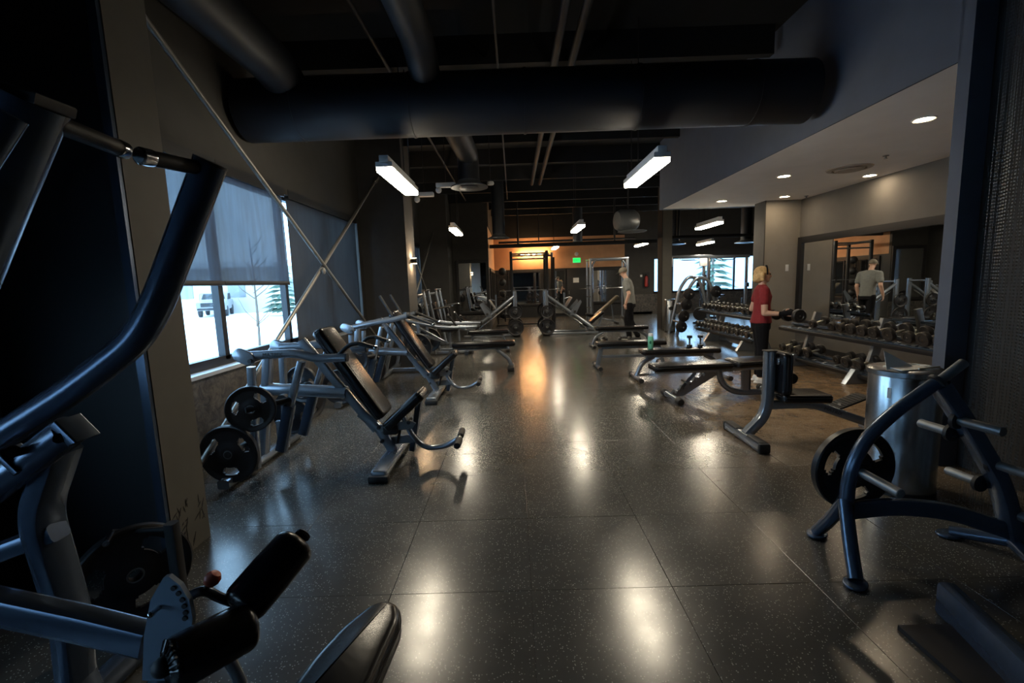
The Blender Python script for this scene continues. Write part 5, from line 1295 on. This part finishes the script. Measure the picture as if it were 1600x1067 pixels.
# ------------------------------------------------------------------ outside
struct('ground', bx(-90, 90, -60, 120, -.5, -.35), SNOW)
t = thing('pickup_truck', 'white pickup truck parked in the snow outside the window', 'car', (-24.2, 37, -.35), -1.12)
WHC = mat('truck_white', (.22, .22, .23), .3, .1)
MB().slab([(-2.7, .55), (2.4, .5), (2.65, .65), (2.65, 1.15), (1.2, 1.25), (.6, 1.85), (-.9, 1.88), (-1.05, 1.3), (-2.7, 1.3)], 1.9, .08, axes((1, 0, 0), (0, 0, 1), (0, 0, 0)), cr=.1).build('body', WHC, t)
MB().slab([(1.1, 1.3), (.58, 1.78), (-.8, 1.8), (-.9, 1.32)], 1.93, 0, axes((1, 0, 0), (0, 0, 1), (0, 0, 0))).build('side_windows', BLK, t)
MB().slab([(-.8, -.27), (.8, -.27), (.68, .27), (-.68, .27)], .02, 0, axes((0, 1, 0), (-.62, 0, .75), (.93, 0, 1.56))).build('windscreen', BLK, t)
MB().box((2.67, 0, .95), (.04, 1.3, .3)).build('grille', BLK, t); MB().box((2.68, 0, .62), (.1, 1.8, .12)).build('bumper', BLK, t)
for sg in (1, -1): MB().box((2.66, sg * .82, 1.0), (.05, .25, .2)).build('headlamp', GSIL, t)
for x in (-1.7, 1.65):
    for sg in (1, -1): MB().lathe([(.2, 0), (.4, .01), (.42, .05), (.42, .2), (.4, .24)], (x, sg * .74, .42), (x, sg * 9, .42), 24).build('wheel', BLK, t)
t = thing('low_building', 'pale single storey building across the street outside the window', 'building', (-26, 44, -.35))
MB().box((0, 0, 2), (30, 8, 4)).build('wall', mat('bldg', (.45, .42, .38), .9), t, flat=True); MB().box((0, 0, 4.2), (31, 9, .5)).build('roof', SNOW, t, flat=True)
for k in range(6): MB().box((-12 + k * 4.6, -4.02, 2.1), (1.5, .08, 1.4)).build('window', GSIL, t, flat=True)
def spruce(x, y, h, label):
    t = thing('spruce_tree', label, 'tree', (x, y, -.35), group='spruces outside')
    MB().cyl((0, 0, 0), (0, 0, h), .12, .02, 8).build('trunk', BARK, t)
    b = MB()
    for i in range(16):
        z = h * (.1 + .055 * i); R = (h - z) * .28
        for k_ in range(11):
            a = random.uniform(0, 6.28); l = R * random.uniform(.8, 1.1)
            p = V((0, 0, z)); e = V((l * math.cos(a), l * math.sin(a), z - .25 * l)); sd = V((-math.sin(a), math.cos(a), 0)) * l * .17
            b.add([p, p.lerp(e, .6) + sd, e, p.lerp(e, .6) - sd, p.lerp(e, .5) + V((0, 0, .12 * l))], [(0, 1, 4), (1, 2, 4), (2, 3, 4), (3, 0, 4), (0, 3, 2, 1)])
    b.build('branches', TREEG, t, flat=True, kind='stuff')
spruce(-17.2, 34, 6, 'dark spruce outside at the right edge of the open window'); spruce(13.0, 30, 7, 'snowy spruce outside the far right windows')
t = thing('bare_tree', 'bare young tree outside the window between truck and spruce', 'tree', (-6.6, 11.6, -.35))
b = MB(); b.tube([(0, 0, 0), (.05, 0, 1.2), (0, .05, 3.2)], .04, 8, r1=.012); b.build('trunk', BARK, t)
b = MB()
for k_ in range(16):
    a = random.uniform(0, 6.28); z = random.uniform(.7, 2.9); l = random.uniform(.4, .9)
    b.tube([(0, 0, z), (l * .5 * math.cos(a), l * .5 * math.sin(a), z + l * .4), (l * .8 * math.cos(a), l * .8 * math.sin(a), z + l * .95)], .012, 5, .1, r1=.004)
b.build('branches', BARK, t, kind='stuff')
t = thing('snowy_house', 'pale house outside the far right windows', 'building', (15, 42, -.35))
MB().box((0, 0, 2), (14, 8, 4)).build('wall', mat('bldg2', (.4, .45, .5), .9), t, flat=True); MB().slab([(-7.5, 4), (7.5, 4), (5, 6.5), (-5, 6.5)], 9, 0, axes((1, 0, 0), (0, 0, 1), (0, 0, 0))).build('roof', SNOW, t, flat=True)
